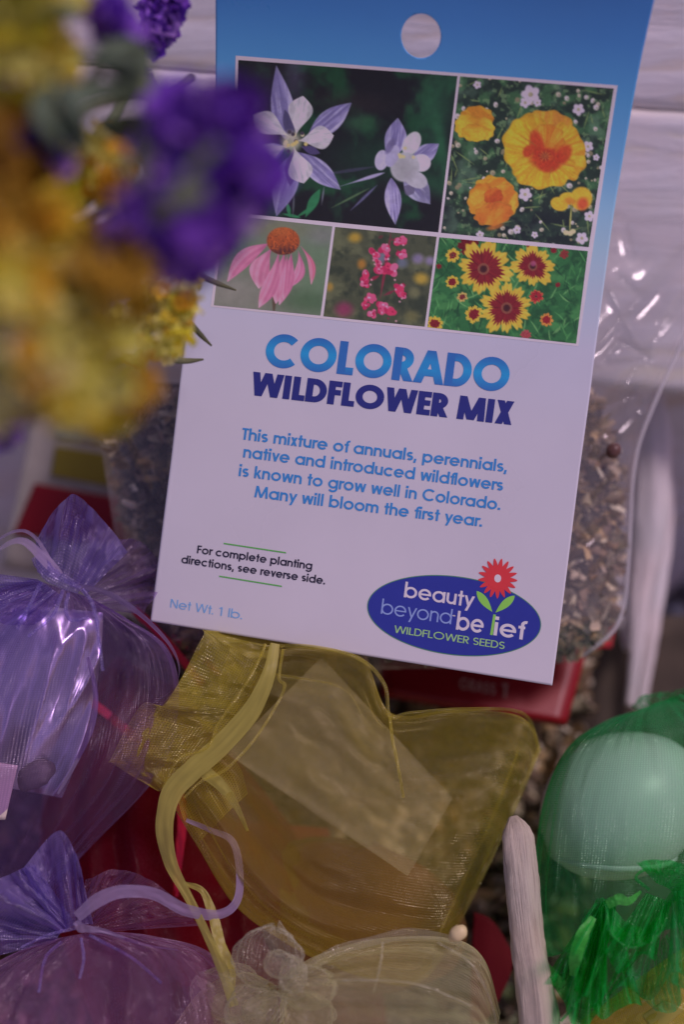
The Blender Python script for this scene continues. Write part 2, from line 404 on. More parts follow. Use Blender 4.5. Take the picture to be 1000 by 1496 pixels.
    if c == 'T': B(0.25 - h, 0, 0.25 + h, 1 - w * .95); B(0, 1 - w * .95, 0.5, 1); return g, 0.5 + 0.03
    if c in 'EF':
        B(0, 0, w, 1); B(w, 1 - w * .95, 0.48, 1); B(w, .5 - h * .9 + .02, 0.46, .5 + h * .9 + .02)
        if c == 'E': B(w, 0, 0.48, w * .95)
        return g, 0.48 + 0.06
    if c == 'D':
        rx = 0.36 - h * .3; B(0, 0, w, 1); B(w, 1 - w, 0.30, 1); B(w, 0, 0.30, w); A(0.30, .5, rx, .5 - h, -90, 90, 30); return g, 0.30 + rx + h + sb
    if c == 'R':
        r = 0.27 - h * .5; y = 1 - h - r; B(0, 0, w, 1); B(w, 1 - w, 0.24, 1); B(w, y - r - h, 0.24, y - r + h); A(0.24, y, r, r, -90, 90, 20)
        D(0.24, y - r, 0.50 - h * .2, 0); return g, 0.52 + h * .6 + 0.04
    if c == 'A': q = 0.44; D(h * 1.05, 0, q, 1); D(2 * q - h * 1.05, 0, q, 1); B(q * .55, .22, 2 * q - q * .55, .22 + w * .9); return g, 2 * q + 0.03
    if c == 'W': q = 0.285; D(h * 1.05, 1, q, 0); D(2 * q, 1, q, 0); D(2 * q, 1, 3 * q, 0); D(4 * q - h * 1.05, 1, 3 * q, 0); return g, 4 * q + 0.05
    if c == 'M': q = 0.5; D(h, 0, .16, 1); D(.16, 1, q, 0.02); D(2 * q - .16, 1, q, 0.02); D(2 * q - h, 0, 2 * q - .16, 1); return g, 2 * q + sb
    if c == 'N': B(0, 0, w, 1); B(.68 - w, 0, .68, 1); D(h * 1.1, 1, .68 - h * 1.1, 0); return g, .68 + sb + .02
    if c == 'X': q = 0.62; D(h * 1.1, 0, q - h * 1.1, 1); D(q - h * 1.1, 0, h * 1.1, 1); return g, q + 0.05
    if c == 'G': A(RC + h, .5, RC, RC, 45, 330, 46); B(.56, .42, 2 * RC + w * .9, .42 + w * .9); return g, 2 * RC + w + sb
    if c == 'S':
        r = .25 - h / 2; rx = 0.21
        pts = np.vstack([arc(rx + h, 1 - r - h, rx, r, 30, 270, 18), arc(rx + h, r + h, rx, r, 90, -150, 18)]); g.append(ribbon(pts, h)); return g, 2 * rx + w + sb
    raise ValueError(c)
def letters(mb, text, p0, p1, cap, w, color, up=(0.128, -0.992), layer=0.001, surf=S, track=0.0, sep=0.00003):
    """write text from baseline start p0 to baseline end p1 (photo pixels on the card)"""
    h = w / 2; x = 0; strips = []; last = 0
    for ch in text:
        g, adv = glyph(ch, h)
        for a, b in g: strips.append((a + (x, 0), b + (x, 0)))
        last = x + adv - 0.075; x += adv + track
    p0 = np.array(p0, float); p1 = np.array(p1, float); u = np.array(up) * cap; ax = (p1 - p0) / last
    for i, (a, b) in enumerate(strips):
        if len(a) == 2:
            t = np.linspace(0, 1, 4)[:, None]; a = a[0] * (1 - t) + a[1] * t; b = b[0] * (1 - t) + b[1] * t
        Q = np.concatenate([a, b]); n = len(a)
        X = p0[0] + ax[0] * Q[:, 0] + u[0] * Q[:, 1]; Y = p0[1] + ax[1] * Q[:, 0] + u[1] * Q[:, 1]
        V = surf(X, Y, layer + sep * (i % 9))
        c = color(Q[:, 1], X, Y) if callable(color) else np.broadcast_to(alb(color), (len(Q), 3))
        mb.add(V, [[j, j + 1, n + j + 1, n + j] for j in range(n - 1)], c)

def grad_title(q, X, Y):
    a, b, c = alb((40, 82, 156)), alb((34, 116, 182)), alb((42, 84, 158))
    t = np.clip(q, 0, 1)[:, None]
    return np.where(t > .5, b + (a - b) * (t - .5) * 2, c + (b - c) * t * 2)
mb = MB(); letters(mb, 'COLORADO', (385.5, 534.3), (742, 573), 48.5, 0.235, grad_title, up=(.132, -.99), track=-0.02)
mb.build('title_lettering', INK, card, False)
mb = MB(); letters(mb, 'WILDFLOWER MIX', (365.5, 577), (747, 620.8), 34.5, 0.25, (34, 36, 106), up=(.135, -.99), track=-0.025)
mb.build('title_lettering', INK, card, False)
BL = (46, 100, 172)
mb = MB(); letters(mb, 'This mixture of annuals, perennials,', (352.5, 641.8), (741, 690), 17, 0.165, BL); mb.build('description_line', INK, card, False)
mb = MB(); letters(mb, 'native and introduced wildflowers', (355, 668), (735, 717), 17, 0.165, BL); mb.build('description_line', INK, card, False)
mb = MB(); letters(mb, 'is known to grow well in Colorado.', (348.5, 695.3), (731.4, 745.2), 17, 0.165, BL); mb.build('description_line', INK, card, False)
mb = MB(); letters(mb, 'Many will bloom the first year.', (371.5, 726.2), (704.8, 769.6), 17, 0.165, BL); mb.build('description_line', INK, card, False)
mb = MB(); DK = (26, 22, 44)
letters(mb, 'For complete planting', (287.5, 808.1), (455.9, 832.2), 11.6, 0.17, DK)
letters(mb, 'directions, see reverse side.', (264.5, 822.3), (475, 853.9), 11.6, 0.17, DK)
def rule(mb, a, b, th, c, layer=0.001):
    t = np.linspace(0, 1, 8)[:, None]; a = np.array(a, float); b = np.array(b, float); L = a * (1 - t) + b * t
    V = np.concatenate([S(L[:, 0], L[:, 1] - th / 2, layer), S(L[:, 0], L[:, 1] + th / 2, layer)])
    mb.add(V, [[j, j + 1, 8 + j + 1, 8 + j] for j in range(7)], alb(c))
rule(mb, (326.9, 793.9), (418.2, 807.6), 1.9, (72, 128, 66)); rule(mb, (320.2, 841.8), (412.1, 856.6), 1.9, (72, 128, 66))
mb.build('direction_lettering', INK, card, False)
mb = MB(); letters(mb, 'Net Wt.', (248.3, 887.3), (311.5, 897.7), 12.6, 0.115, (92, 124, 186)); mb.build('weight_lettering', INK, card, False)
mb = MB(); letters(mb, '1 lb.', (319, 899), (353.8, 904.7), 12.6, 0.115, (92, 124, 186)); mb.build('weight_lettering', INK, card, False)

# logo
def fan(mb, X, Y, c, layer):
    n = len(X); X = np.append(X, X.mean()); Y = np.append(Y, Y.mean())
    mb.add(S(X, Y, layer), [[i, (i + 1) % n, n] for i in range(n)], alb(c))
def rot_ell(cx, cy, a, b, th, n=96):
    t = np.arange(n) / n * 2 * np.pi; ct, st = math.cos(th), math.sin(th)
    return cx + a * np.cos(t) * ct - b * np.sin(t) * st, cy + a * np.cos(t) * st + b * np.sin(t) * ct
mb = MB(); th = math.atan2(.13, 1)
for a, b, c, ly_ in ((128.2, 57.6, (62, 100, 84), .0007), (126.9, 56.3, (36, 40, 126), .001)):
    X, Y = rot_ell(664.1, 899.4, a, b, th); 
    rings = [(S(664.1 + (X - 664.1) * f, 899.4 + (Y - 899.4) * f, ly_)) for f in (0.02, .25, .5, .75, 1)]
    mb.add(np.concatenate(rings), gridF(5, 96, True).tolist(), alb(c))
mb.build('logo_oval', INK, card, False)
mb = MB()
letters(mb, 'beauty', (590.3, 872.3), (691, 887.3), 22, 0.145, (206, 190, 220), layer=.0016)
letters(mb, 'beyond', (556.6, 896.4), (659.5, 912), 21.4, 0.10, (112, 120, 192), layer=.0016)
letters(mb, 'be', (666.5, 919.6), (706, 925.2), 26.6, 0.155, (206, 190, 220), layer=.0016)
letters(mb, 'ief', (721.5, 927.8), (764.5, 934.6), 26.6, 0.155, (206, 190, 220), layer=.0016)
letters(mb, 'WILDFLOWER SEEDS', (575.8, 924), (737.5, 948.6), 10.6, 0.125, (128, 164, 112), layer=.0016)
mb.build('logo_lettering', INK, card, False)
mb = MB()
fx, fy = 727.9, 845.0
for k in range(17):
    a = 2 * math.pi * (k + .3) / 17; ca, sa = math.cos(a), math.sin(a); t = np.arange(24) / 24 * 2 * np.pi
    r_ = 19 + 10.5 * np.cos(t); w_ = 3.3 * np.sin(t) * (1 - .35 * np.cos(t))
    fan(mb, fx + (r_ * ca - w_ * sa) * .98, fy + r_ * sa + w_ * ca, (196, 44, 56), .0016 + .00003 * (k % 3))
X, Y = rot_ell(fx, fy, 15.5, 16, 0, 40); fan(mb, X, Y, (196, 44, 56), .0019)
X, Y = rot_ell(fx, fy, 5.0, 5.8, 0, 32); fan(mb, X, Y, (214, 198, 224), .0022)
def leafpx(mb, a, b, wd, c, layer, skew=.5):
    a = np.array(a); b = np.array(b); d = b - a; n_ = np.array([-d[1], d[0]]) / np.hypot(*d); t = np.linspace(0, 1, 18)
    w_ = wd * np.sin(np.pi * t ** .8); up_ = a + d * t[:, None] + n_ * (w_ * skew)[:, None]; dn = a + d * t[:, None] - n_ * (w_ * (1 - skew))[:, None]
    Q = np.concatenate([up_, dn[::-1][1:-1]]); fan(mb, Q[:, 0], Q[:, 1], c, layer)
leafpx(mb, (697.2, 863.5), (720, 894), 11.5, (112, 156, 74), .0016); leafpx(mb, (752.8, 870.2), (724.5, 895), 11.5, (112, 156, 74), .0016)
Q = np.array([(721.5, 897.5), (725.3, 898), (720.6, 928), (716.6, 927.4)]); fan(mb, Q[:, 0], Q[:, 1], (112, 156, 74), .00175)
mb.build('logo_flower', INK, card, False)

# ---------------------------------------------------------------- five printed photographs
def seen(X, c): return np.broadcast_to(np.asarray(c, float), X.shape + (3,)).copy()
def over(C, m, c):
    c = np.asarray(c, float); m = np.clip(m, 0, 1)[..., None]; C[:] = C * (1 - m) + c * m
def ell(X, Y, cx, cy, a, b, th=0, soft=.12):
    ct, st = math.cos(th), math.sin(th); x = (X - cx) * ct + (Y - cy) * st; y = -(X - cx) * st + (Y - cy) * ct
    return 1 - smooth(1 - soft, 1 + soft, np.sqrt((x / a) ** 2 + (y / b) ** 2))
def pet(X, Y, x0, y0, x1, y1, w, peak=.55, soft=1.2, curve=0.0):
    """petal mask and lengthwise/crosswise coordinates"""
    dx, dy = x1 - x0, y1 - y0; L = math.hypot(dx, dy); t = ((X - x0) * dx + (Y - y0) * dy) / L ** 2; s = ((X - x0) * -dy + (Y - y0) * dx) / L
    s = s - curve * L * np.sin(np.clip(t, 0, 1) * np.pi)
    p = math.log(.5) / math.log(peak); tc = np.clip(t, 0, 1); ww = w / 2 * np.sin(np.pi * tc ** p)
    return (1 - smooth(-soft, soft, np.abs(s) - ww)) * (t > 0) * (t < 1), t, s / (w / 2)
def noisec(C, X, Y, amp, sc_, seed): C *= (1 + amp * (fbm(X / sc_, Y / sc_, seed) - .5) * 2)[..., None]

def paint_columbine(X, Y):
    C = seen(X, (24, 24, 32)); n1 = fbm(X / 45, Y / 45, 3); n2 = fbm(X / 26, Y / 40, 9)
    over(C, smooth(.5, .75, n1) * .9, (26, 62, 44)); over(C, smooth(.58, .8, n2) * .6 * smooth(420, 560, X), (36, 84, 58)); over(C, ell(X, Y, 640, 150, 26, 60, .2, .9) * .6, (38, 84, 62))
    over(C, ell(X, Y, 527, 180, 22, 12, 0, .9) * .6, (48, 92, 66)); over(C, ell(X, Y, 646, 220, 8, 60, -.15, .9) * .7, (40, 92, 66)); over(C, ell(X, Y, 560, 230, 60, 30, 0, .9) * .5, (26, 66, 48))
    over(C, ell(X, Y, 640, 270, 34, 14, .5, .9) * .6, (32, 80, 56)); over(C, ell(X, Y, 520, 150, 50, 14, .1, .9) * .5, (44, 36, 42)); over(C, ell(X, Y, 430, 105, 14, 40, 0, .9) * .6, (70, 62, 96))
    over(C, ell(X, Y, 385, 125, 20, 50, 0, .9) * .5, (42, 38, 58)); over(C, ell(X, Y, 371, 152, 8, 8, 0, .8) * .7, (74, 68, 98))
    for a in ((446, 318, 468, 276, 14), (424, 318, 420, 296, 6), (432, 318, 462, 300, 5), (412, 312, 440, 318, 5)): over(C, pet(X, Y, *a)[0] * .9, (42, 112, 78))
    over(C, pet(X, Y, 470, 300, 474, 272, 2.4)[0], (96, 96, 122)); over(C, pet(X, Y, 428, 318, 430, 282, 3)[0] * .8, (84, 86, 104))
    over(C, pet(X, Y, 466, 256, 552, 243, 5)[0] * .6, (62, 56, 92)); over(C, pet(X, Y, 498, 272, 563, 252, 5, .7)[0], (150, 136, 190)); over(C, pet(X, Y, 484, 304, 540, 275, 3)[0] * .8, (84, 108, 78)); over(C, pet(X, Y, 512, 308, 552, 270, 4)[0] * .9, (86, 80, 128))
    V1, V2, W1, W2 = (112, 100, 162), (150, 136, 196), (170, 160, 196), (186, 172, 196)
    def sepal(x0, y0, x1, y1, w, c1=V1, c2=V2, pk=.5, cv=0):
        m, t, s = pet(X, Y, x0, y0, x1, y1, w, pk, 1.2, cv); over(C, m, c1); over(C, m * smooth(-.1, .9, s) * .9, c2); v = fbm(s * 5 + x0, t * 2.2 + y0, 7, 3); over(C, m * smooth(.5, .72, v) * .55, (92, 80, 142)); over(C, m * smooth(.45, .25, v) * .45, (176, 164, 212)); over(C, m * smooth(.35, 0, t) * .55, (84, 72, 132)); over(C, m * smooth(.86, 1, t) * .5, (120, 122, 150)); over(C, m * (1 - smooth(0, .12, np.abs(s))) * .4, (92, 80, 140)); over(C, m * smooth(.6, 1, np.abs(s)) * .3, (180, 168, 214))
    sepal(420, 205, 404, 96, 34, pk=.4); sepal(448, 205, 514, 150, 32); sepal(434, 222, 498, 277, 30); sepal(428, 226, 404, 316, 38, pk=.45); sepal(418, 214, 372, 232, 26)
    over(C, pet(X, Y, 430, 214, 424, 272, 20)[0], (74, 60, 112)); over(C, pet(X, Y, 430, 210, 416, 160, 16)[0] * .9, (64, 56, 100)); over(C, pet(X, Y, 440, 214, 468, 224, 12)[0], (68, 56, 108))
    def spoon(x0, y0, x1, y1, w, pk=.66):
        m, t, s = pet(X, Y, x0, y0, x1, y1, w, pk, 1.1); over(C, m, (184, 170, 198)); v = fbm(s * 4 + x1, t * 2.5, 27, 3); over(C, m * smooth(.48, .7, v) * .5, (136, 128, 158)); over(C, m * smooth(.5, .0, t) * .5, (146, 136, 160)); over(C, m * smooth(.1, .9, s) * .35, (148, 142, 156)); over(C, m * smooth(.78, 1.0, np.abs(s)) * .35, (150, 138, 172)); over(C, m * (1 - smooth(0, .1, np.abs(s + .05))) * smooth(.2, .6, t) * .35, (150, 142, 164))
    for a in ((424, 200, 370, 168, 34), (420, 212, 372, 232, 30), (432, 200, 443, 140, 36), (434, 206, 488, 198, 34), (430, 214, 444, 268, 36)): spoon(*a)
    over(C, ell(X, Y, 426, 207, 14, 14, 0, .5) * .8, (178, 164, 160)); rs = np.random.RandomState(4)
    for k in range(15):
        x, y = 427 + rs.randn() * 9, 207 + rs.randn() * 9; over(C, ell(X, Y, x, y, 2.8, 2.8, 0, .4), ((186, 160, 110), (196, 176, 150), (60, 50, 70))[k % 3])
    # second bloom
    sepal(566, 238, 582, 172, 32, pk=.55, cv=.06); sepal(600, 240, 642, 210, 26); sepal(590, 250, 629, 298, 34, (104, 96, 142), (140, 132, 180)); sepal(572, 260, 578, 328, 24, (138, 122, 184), (158, 144, 200), .45)
    over(C, pet(X, Y, 590, 272, 606, 282, 18)[0] * .8, (84, 74, 112))
    for (x, y, a, b, th, c) in ((558, 234, 10, 15, .2, (164, 150, 196)), (602, 210, 12, 19, .5, (176, 168, 190)), (616, 238, 14, 13, 0, (180, 168, 200)), (592, 244, 21, 22, .6, (158, 150, 176)), (608, 262, 18, 12, .45, (160, 150, 180)), (574, 228, 9, 17, .4, (150, 138, 188))):
        over(C, ell(X, Y, x, y, a, b, th, .09), c)
    over(C, ell(X, Y, 592, 248, 15, 15, .5, .6) * .5, (128, 122, 140)); over(C, ell(X, Y, 570, 214, 5, 12, .5, .3) * .8, (96, 84, 136))
    for k in range(7): over(C, ell(X, Y, 592 + rs.randn() * 6, 226 + rs.randn() * 4, 2.4, 2.4, 0, .4) * .8, (190, 176, 128))
    noisec(C, X, Y, .08, 6, 31); return C
def paint_poppies(X, Y):
    C = seen(X, (34, 46, 44)); n = fbm(X / 16, Y / 16, 5); n2 = fbm(X / 7, Y / 7, 15)
    over(C, smooth(.45, .7, n) * .9, (58, 92, 66)); over(C, smooth(.58, .75, n2) * .7, (104, 130, 96)); over(C, smooth(.6, .8, fbm(X / 30, Y / 30, 45)) * .5, (92, 118, 106)); over(C, ell(X, Y, 790, 330, 90, 26, .1, .8) * .6, (22, 24, 38)); over(C, ell(X, Y, 652, 290, 10, 60, .1, .8) * .5, (22, 24, 38))
    rs = np.random.RandomState(8)
    for k in range(70):                       # fine stems
        x, y = rs.uniform(648, 895), rs.uniform(112, 355); a = rs.uniform(0, 6.28); L = rs.uniform(12, 46); over(C, pet(X, Y, x, y, x + L * math.cos(a), y + L * math.sin(a), 2.0, .5, .7)[0] * .7, (120, 134, 84))
    for k in range(150):                      # small pale buds
        x, y = rs.uniform(646, 897), rs.uniform(112, 360); r = rs.uniform(1.4, 4.2); over(C, ell(X, Y, x, y, r, r * rs.uniform(.7, 1.1), rs.rand() * 3, .35), ((176, 160, 158), (150, 138, 120), (190, 178, 190), (120, 110, 92))[rs.randint(4)]); over(C, ell(X, Y, x + r * .3, y + r * .3, r * .5, r * .5, 0, .6) * .5, (106, 92, 88))
    for (x, y, r) in ((776, 138, 14), (768, 150, 8), (786, 150, 6), (846, 160, 9), (860, 214, 8), (768, 284, 10), (851, 348, 9), (862, 316, 8), (756, 336, 6), (692, 306, 6), (702, 343, 6), (782, 343, 5), (872, 230, 5), (698, 124, 6)):
        for k in range(5):
            a = k * 1.257 + x; over(C, ell(X, Y, x + r * .5 * math.cos(a), y + r * .5 * math.sin(a), r * .52, r * .42, a, .25), (184, 164, 204))
        over(C, ell(X, Y, x, y, r * .25, r * .25, 0, .4), (150, 136, 120))
    def bloom(cx, cy, r, lobes, cols, squash=1.0, seed=0, tilt=0):
        x = X - cx; y = (Y - cy) / squash; a = np.arctan2(y, x); q = np.hypot(x, y) / r; edge = 1 + .035 * np.sin(a * lobes + seed) + .03 * (vnoise(a * 6 + 20, a * 0, seed) - .5) + .02 * np.sin(a * 17)
        m = 1 - smooth(edge - .03, edge + .03, q); yellow, orange, red = cols; over(C, m, yellow); streak = fbm(a * 9 + 30, q * 1.5, seed + 3); over(C, m * smooth(.45, .7, streak) * .35, orange); over(C, m * (1 - smooth(.35, .85, q + .35 * (streak - .5))) * .85, orange); return m, q, a
    Yl, Or, Rd = (206, 158, 40), (204, 116, 34), (176, 52, 34)
    def lobe(cx, cy, ra, rb, th, base, dark, dx, dy, seed):
        """one crinkled petal, darker towards (dx,dy)"""
        ct, st = math.cos(th), math.sin(th); x = ((X - cx) * ct + (Y - cy) * st) / ra; y = (-(X - cx) * st + (Y - cy) * ct) / rb; a = np.arctan2(y, x); q = np.hypot(x, y)
        e = 1 + .05 * np.sin(a * 9 + seed) + .07 * (vnoise(np.cos(a) * 4 + 9, np.sin(a) * 4 + 9, seed) - .5); m = 1 - smooth(e - .035, e + .035, q); over(C, m, base)
        st_ = fbm(np.arctan2(Y - 226, X - 797) * 11 + 40, np.hypot(X - 797, Y - 226) / 30, seed + 2, 3); over(C, m * smooth(.48, .7, st_) * .45, dark); over(C, m * smooth(.5, .3, st_) * .35, (218, 176, 62)); over(C, m * smooth(-.3, 1.1, ((X - cx) * dx + (Y - cy) * dy) / max(ra, rb)) * .75, dark); over(C, m * smooth(.86, 1.0, q) * .35, (150, 106, 34)); return m
    lobe(802, 192, 40, 31, .1, (196, 128, 42), (172, 96, 52), 0, .9, 2); lobe(770, 210, 34, 44, .25, Yl, (176, 110, 36), .9, .3, 5); lobe(826, 222, 30, 42, -.25, (204, 146, 40), (186, 98, 36), -.9, .2, 8); lobe(800, 205, 26, 24, 0, (200, 120, 38), (180, 78, 34), .1, 1.0, 13); lobe(796, 248, 46, 27, -.06, Yl, (184, 112, 36), .1, -.9, 11)
    for e in ((800, 232, 25, 15, .05), (786, 212, 10, 22, -.25), (824, 226, 10, 16, .6), (772, 221, 7, 9, .5), (802, 243, 15, 9, 0)): over(C, ell(X, Y, *e, .3) * .88, Rd)
    over(C, ell(X, Y, 798, 228, 20, 10, 0, .6) * smooth(.45, .65, fbm(X / 3, Y / 5, 19)) * .6, (140, 34, 34)); over(C, ell(X, Y, 797, 228, 5, 5, 0, .7) * .7, (104, 44, 44))
    for k in range(9):
        a = k * .7; over(C, pet(X, Y, 797, 228, 797 + 11 * math.cos(a), 228 + 9 * math.sin(a), 1.6)[0] * .6, (200, 110, 50))
    over(C, pet(X, Y, 758, 196, 786, 214, 2.2)[0] * .6, (150, 90, 40)); over(C, pet(X, Y, 802, 262, 808, 244, 2.2)[0] * .6, (150, 96, 40)); over(C, pet(X, Y, 842, 244, 816, 238, 2.4)[0] * .6, (156, 84, 40))
    O1, O2 = (198, 120, 40), (176, 74, 34)
    lobe(698, 172, 24, 17, .1, (196, 132, 40), (170, 86, 34), 0, 1.0, 21); lobe(682, 184, 17, 18, .3, (204, 152, 42), (180, 104, 36), .8, -.4, 23); lobe(708, 188, 15, 17, -.3, (206, 156, 46), (176, 96, 34), -.8, -.4, 25); lobe(694, 194, 19, 13, .1, (202, 150, 42), (186, 110, 38), 0, -1.0, 27)
    lobe(722, 280, 30, 23, .1, (204, 140, 44), O2, 0, 1.0, 31); lobe(704, 292, 20, 25, .25, O1, O2, .8, .2, 33); lobe(740, 292, 18, 24, -.2, (200, 126, 44), O2, -.9, .1, 35); lobe(722, 288, 14, 15, 0, (186, 82, 36), (158, 54, 34), 0, 1, 39); lobe(722, 312, 29, 17, -.18, (198, 112, 42), (172, 74, 36), .2, -1.0, 37); over(C, ell(X, Y, 724, 331, 12, 4, -.3, .5) * .8, (184, 96, 42))
    for e in ((818, 298, 13, 10, .3), (832, 290, 14, 9, .1), (850, 290, 16, 17, .2)): over(C, ell(X, Y, *e, .12), (202, 150, 44))
    over(C, ell(X, Y, 852, 298, 8, 9, .3, .5), (186, 70, 44)); over(C, ell(X, Y, 834, 294, 8, 5, .2, .5) * .7, (178, 96, 40)); over(C, pet(X, Y, 836, 296, 833, 340, 2.4)[0], (170, 160, 90))
    for x, y in ((828, 340), (834, 341), (838, 338)): over(C, ell(X, Y, x, y, 4.2, 3.6, 0, .3), (184, 172, 140))
    noisec(C, X, Y, .10, 3, 71); return C
def paint_coneflower(X, Y):
    C = seen(X, (104, 104, 104)); over(C, ell(X, Y, 335, 372, 40, 26, -.3, .9) * .8, (76, 106, 82)); over(C, ell(X, Y, 462, 400, 40, 60, 0, .9) * .7, (86, 112, 92)); over(C, ell(X, Y, 450, 440, 40, 14, .1, .9) * .7, (62, 84, 66)); over(C, ell(X, Y, 335, 425, 46, 24, .2, .9) * .7, (130, 120, 128)); over(C, ell(X, Y, 390, 332, 60, 10, .1, .9) * .6, (108, 104, 88)); over(C, ell(X, Y, 470, 345, 20, 12, 0, .9) * .6, (112, 106, 122))
    over(C, pet(X, Y, 402, 408, 400, 462, 6, .5)[0], (82, 66, 62)); 
    def ray(x0, y0, x1, y1, w, c1=(176, 92, 142), c2=(206, 136, 178), cv=0, pk=.6):
        m, t, s = pet(X, Y, x0, y0, x1, y1, w, pk, 1.0, cv); over(C, m, c1); over(C, m * smooth(.1, .9, s * .5 + .5 + .25 * np.sin(s * 9)) * .6, c2); over(C, m * smooth(.8, 1, t) * .6, (206, 160, 190)); over(C, m * smooth(.35, .0, t) * .5, (140, 62, 110))
    ray(440, 360, 455, 416, 10, cv=-.14, c1=(178, 84, 122)); ray(436, 366, 424, 420, 16, cv=-.16); ray(392, 356, 332, 412, 24, cv=.10, pk=.5); ray(398, 362, 378, 422, 30, (172, 92, 138), (198, 140, 182), cv=.12, pk=.6)
    ray(416, 368, 403, 444, 24, pk=.6); ray(408, 366, 378, 450, 22, cv=-.06, pk=.62); ray(426, 370, 408, 446, 20, cv=-.04, pk=.55); ray(420, 372, 414, 438, 14)
    m = ell(X, Y, 414, 352, 24, 20, .03, .06); over(C, m, (150, 66, 42)); over(C, m * smooth(352, 372, Y + 3 * np.sin(X)), (78, 40, 48)); over(C, m * smooth(.5, .75, fbm(X / 2.4, Y / 2.4, 41)) * .7, (188, 84, 46)); over(C, m * smooth(.6, .8, fbm(X / 2.2, Y / 2.2, 47)) * .7, (70, 36, 40)); over(C, m * ell(X, Y, 410, 337, 16, 8, 0, .9) * .4, (170, 92, 52))
    noisec(C, X, Y, .05, 8, 91); return C
def paint_pinkspray(X, Y):
    C = seen(X, (66, 68, 58)); n = fbm(X / 26, Y / 26, 101); over(C, smooth(.5, .75, n) * .8, (92, 92, 74)); over(C, smooth(.55, .75, fbm(X / 22, Y / 22, 131)) * .8, (44, 50, 46))
    for e, c in (((519, 347, 9, 7, 0), (168, 128, 48)), ((529, 386, 6, 7, 0), (168, 106, 46)), ((482, 419, 5, 6, 0), (158, 116, 54)), ((616, 407, 10, 8, .2), (176, 138, 54)), ((611, 378, 8, 7, 0), (122, 104, 158)), ((629, 381, 7, 6, 0), (122, 104, 158)), ((588, 384, 8, 7, 0), (94, 96, 130)), ((558, 376, 10, 8, 0), (104, 100, 136)), ((503, 452, 12, 10, 0), (130, 44, 88)), ((606, 428, 8, 8, 0), (102, 98, 76)), ((602, 462, 10, 8, 0), (100, 94, 66))): over(C, ell(X, Y, *e, .7) * .85, c)
    over(C, pet(X, Y, 572, 338, 556, 436, 5, .5)[0], (118, 40, 62)); over(C, pet(X, Y, 561, 344, 553, 348, 5)[0], (84, 44, 52)); over(C, pet(X, Y, 556, 402, 540, 410, 5)[0], (130, 34, 62)); over(C, pet(X, Y, 560, 432, 578, 424, 4)[0], (110, 40, 60))
    rs = np.random.RandomState(12)
    for (x, y, r) in ((546, 372, 11), (562, 363, 11), (585, 353, 11), (587, 371, 10), (557, 397, 12), (572, 393, 12), (534, 405, 11), (584, 420, 11), (588, 432, 9), (541, 436, 11), (534, 446, 8), (557, 450, 13), (570, 458, 12), (546, 458, 9), (566, 376, 6), (552, 384, 7), (534, 414, 8)):
        for k in range(7):
            a = rs.rand() * 6.28; q = r * rs.uniform(.2, .55); s = r * rs.uniform(.38, .55); over(C, ell(X, Y, x + q * math.cos(a), y + q * math.sin(a), s, s * .8, a, .2), ((190, 44, 92), (204, 66, 118), (168, 34, 82), (212, 84, 136))[rs.randint(4)])
        for k in range(4): over(C, ell(X, Y, x + rs.randn() * r * .4, y + rs.randn() * r * .4, 1.5, 1.5, 0, .5) * .7, ((226, 150, 190), (140, 24, 62))[k % 2])
    noisec(C, X, Y, .06, 4, 111); return C
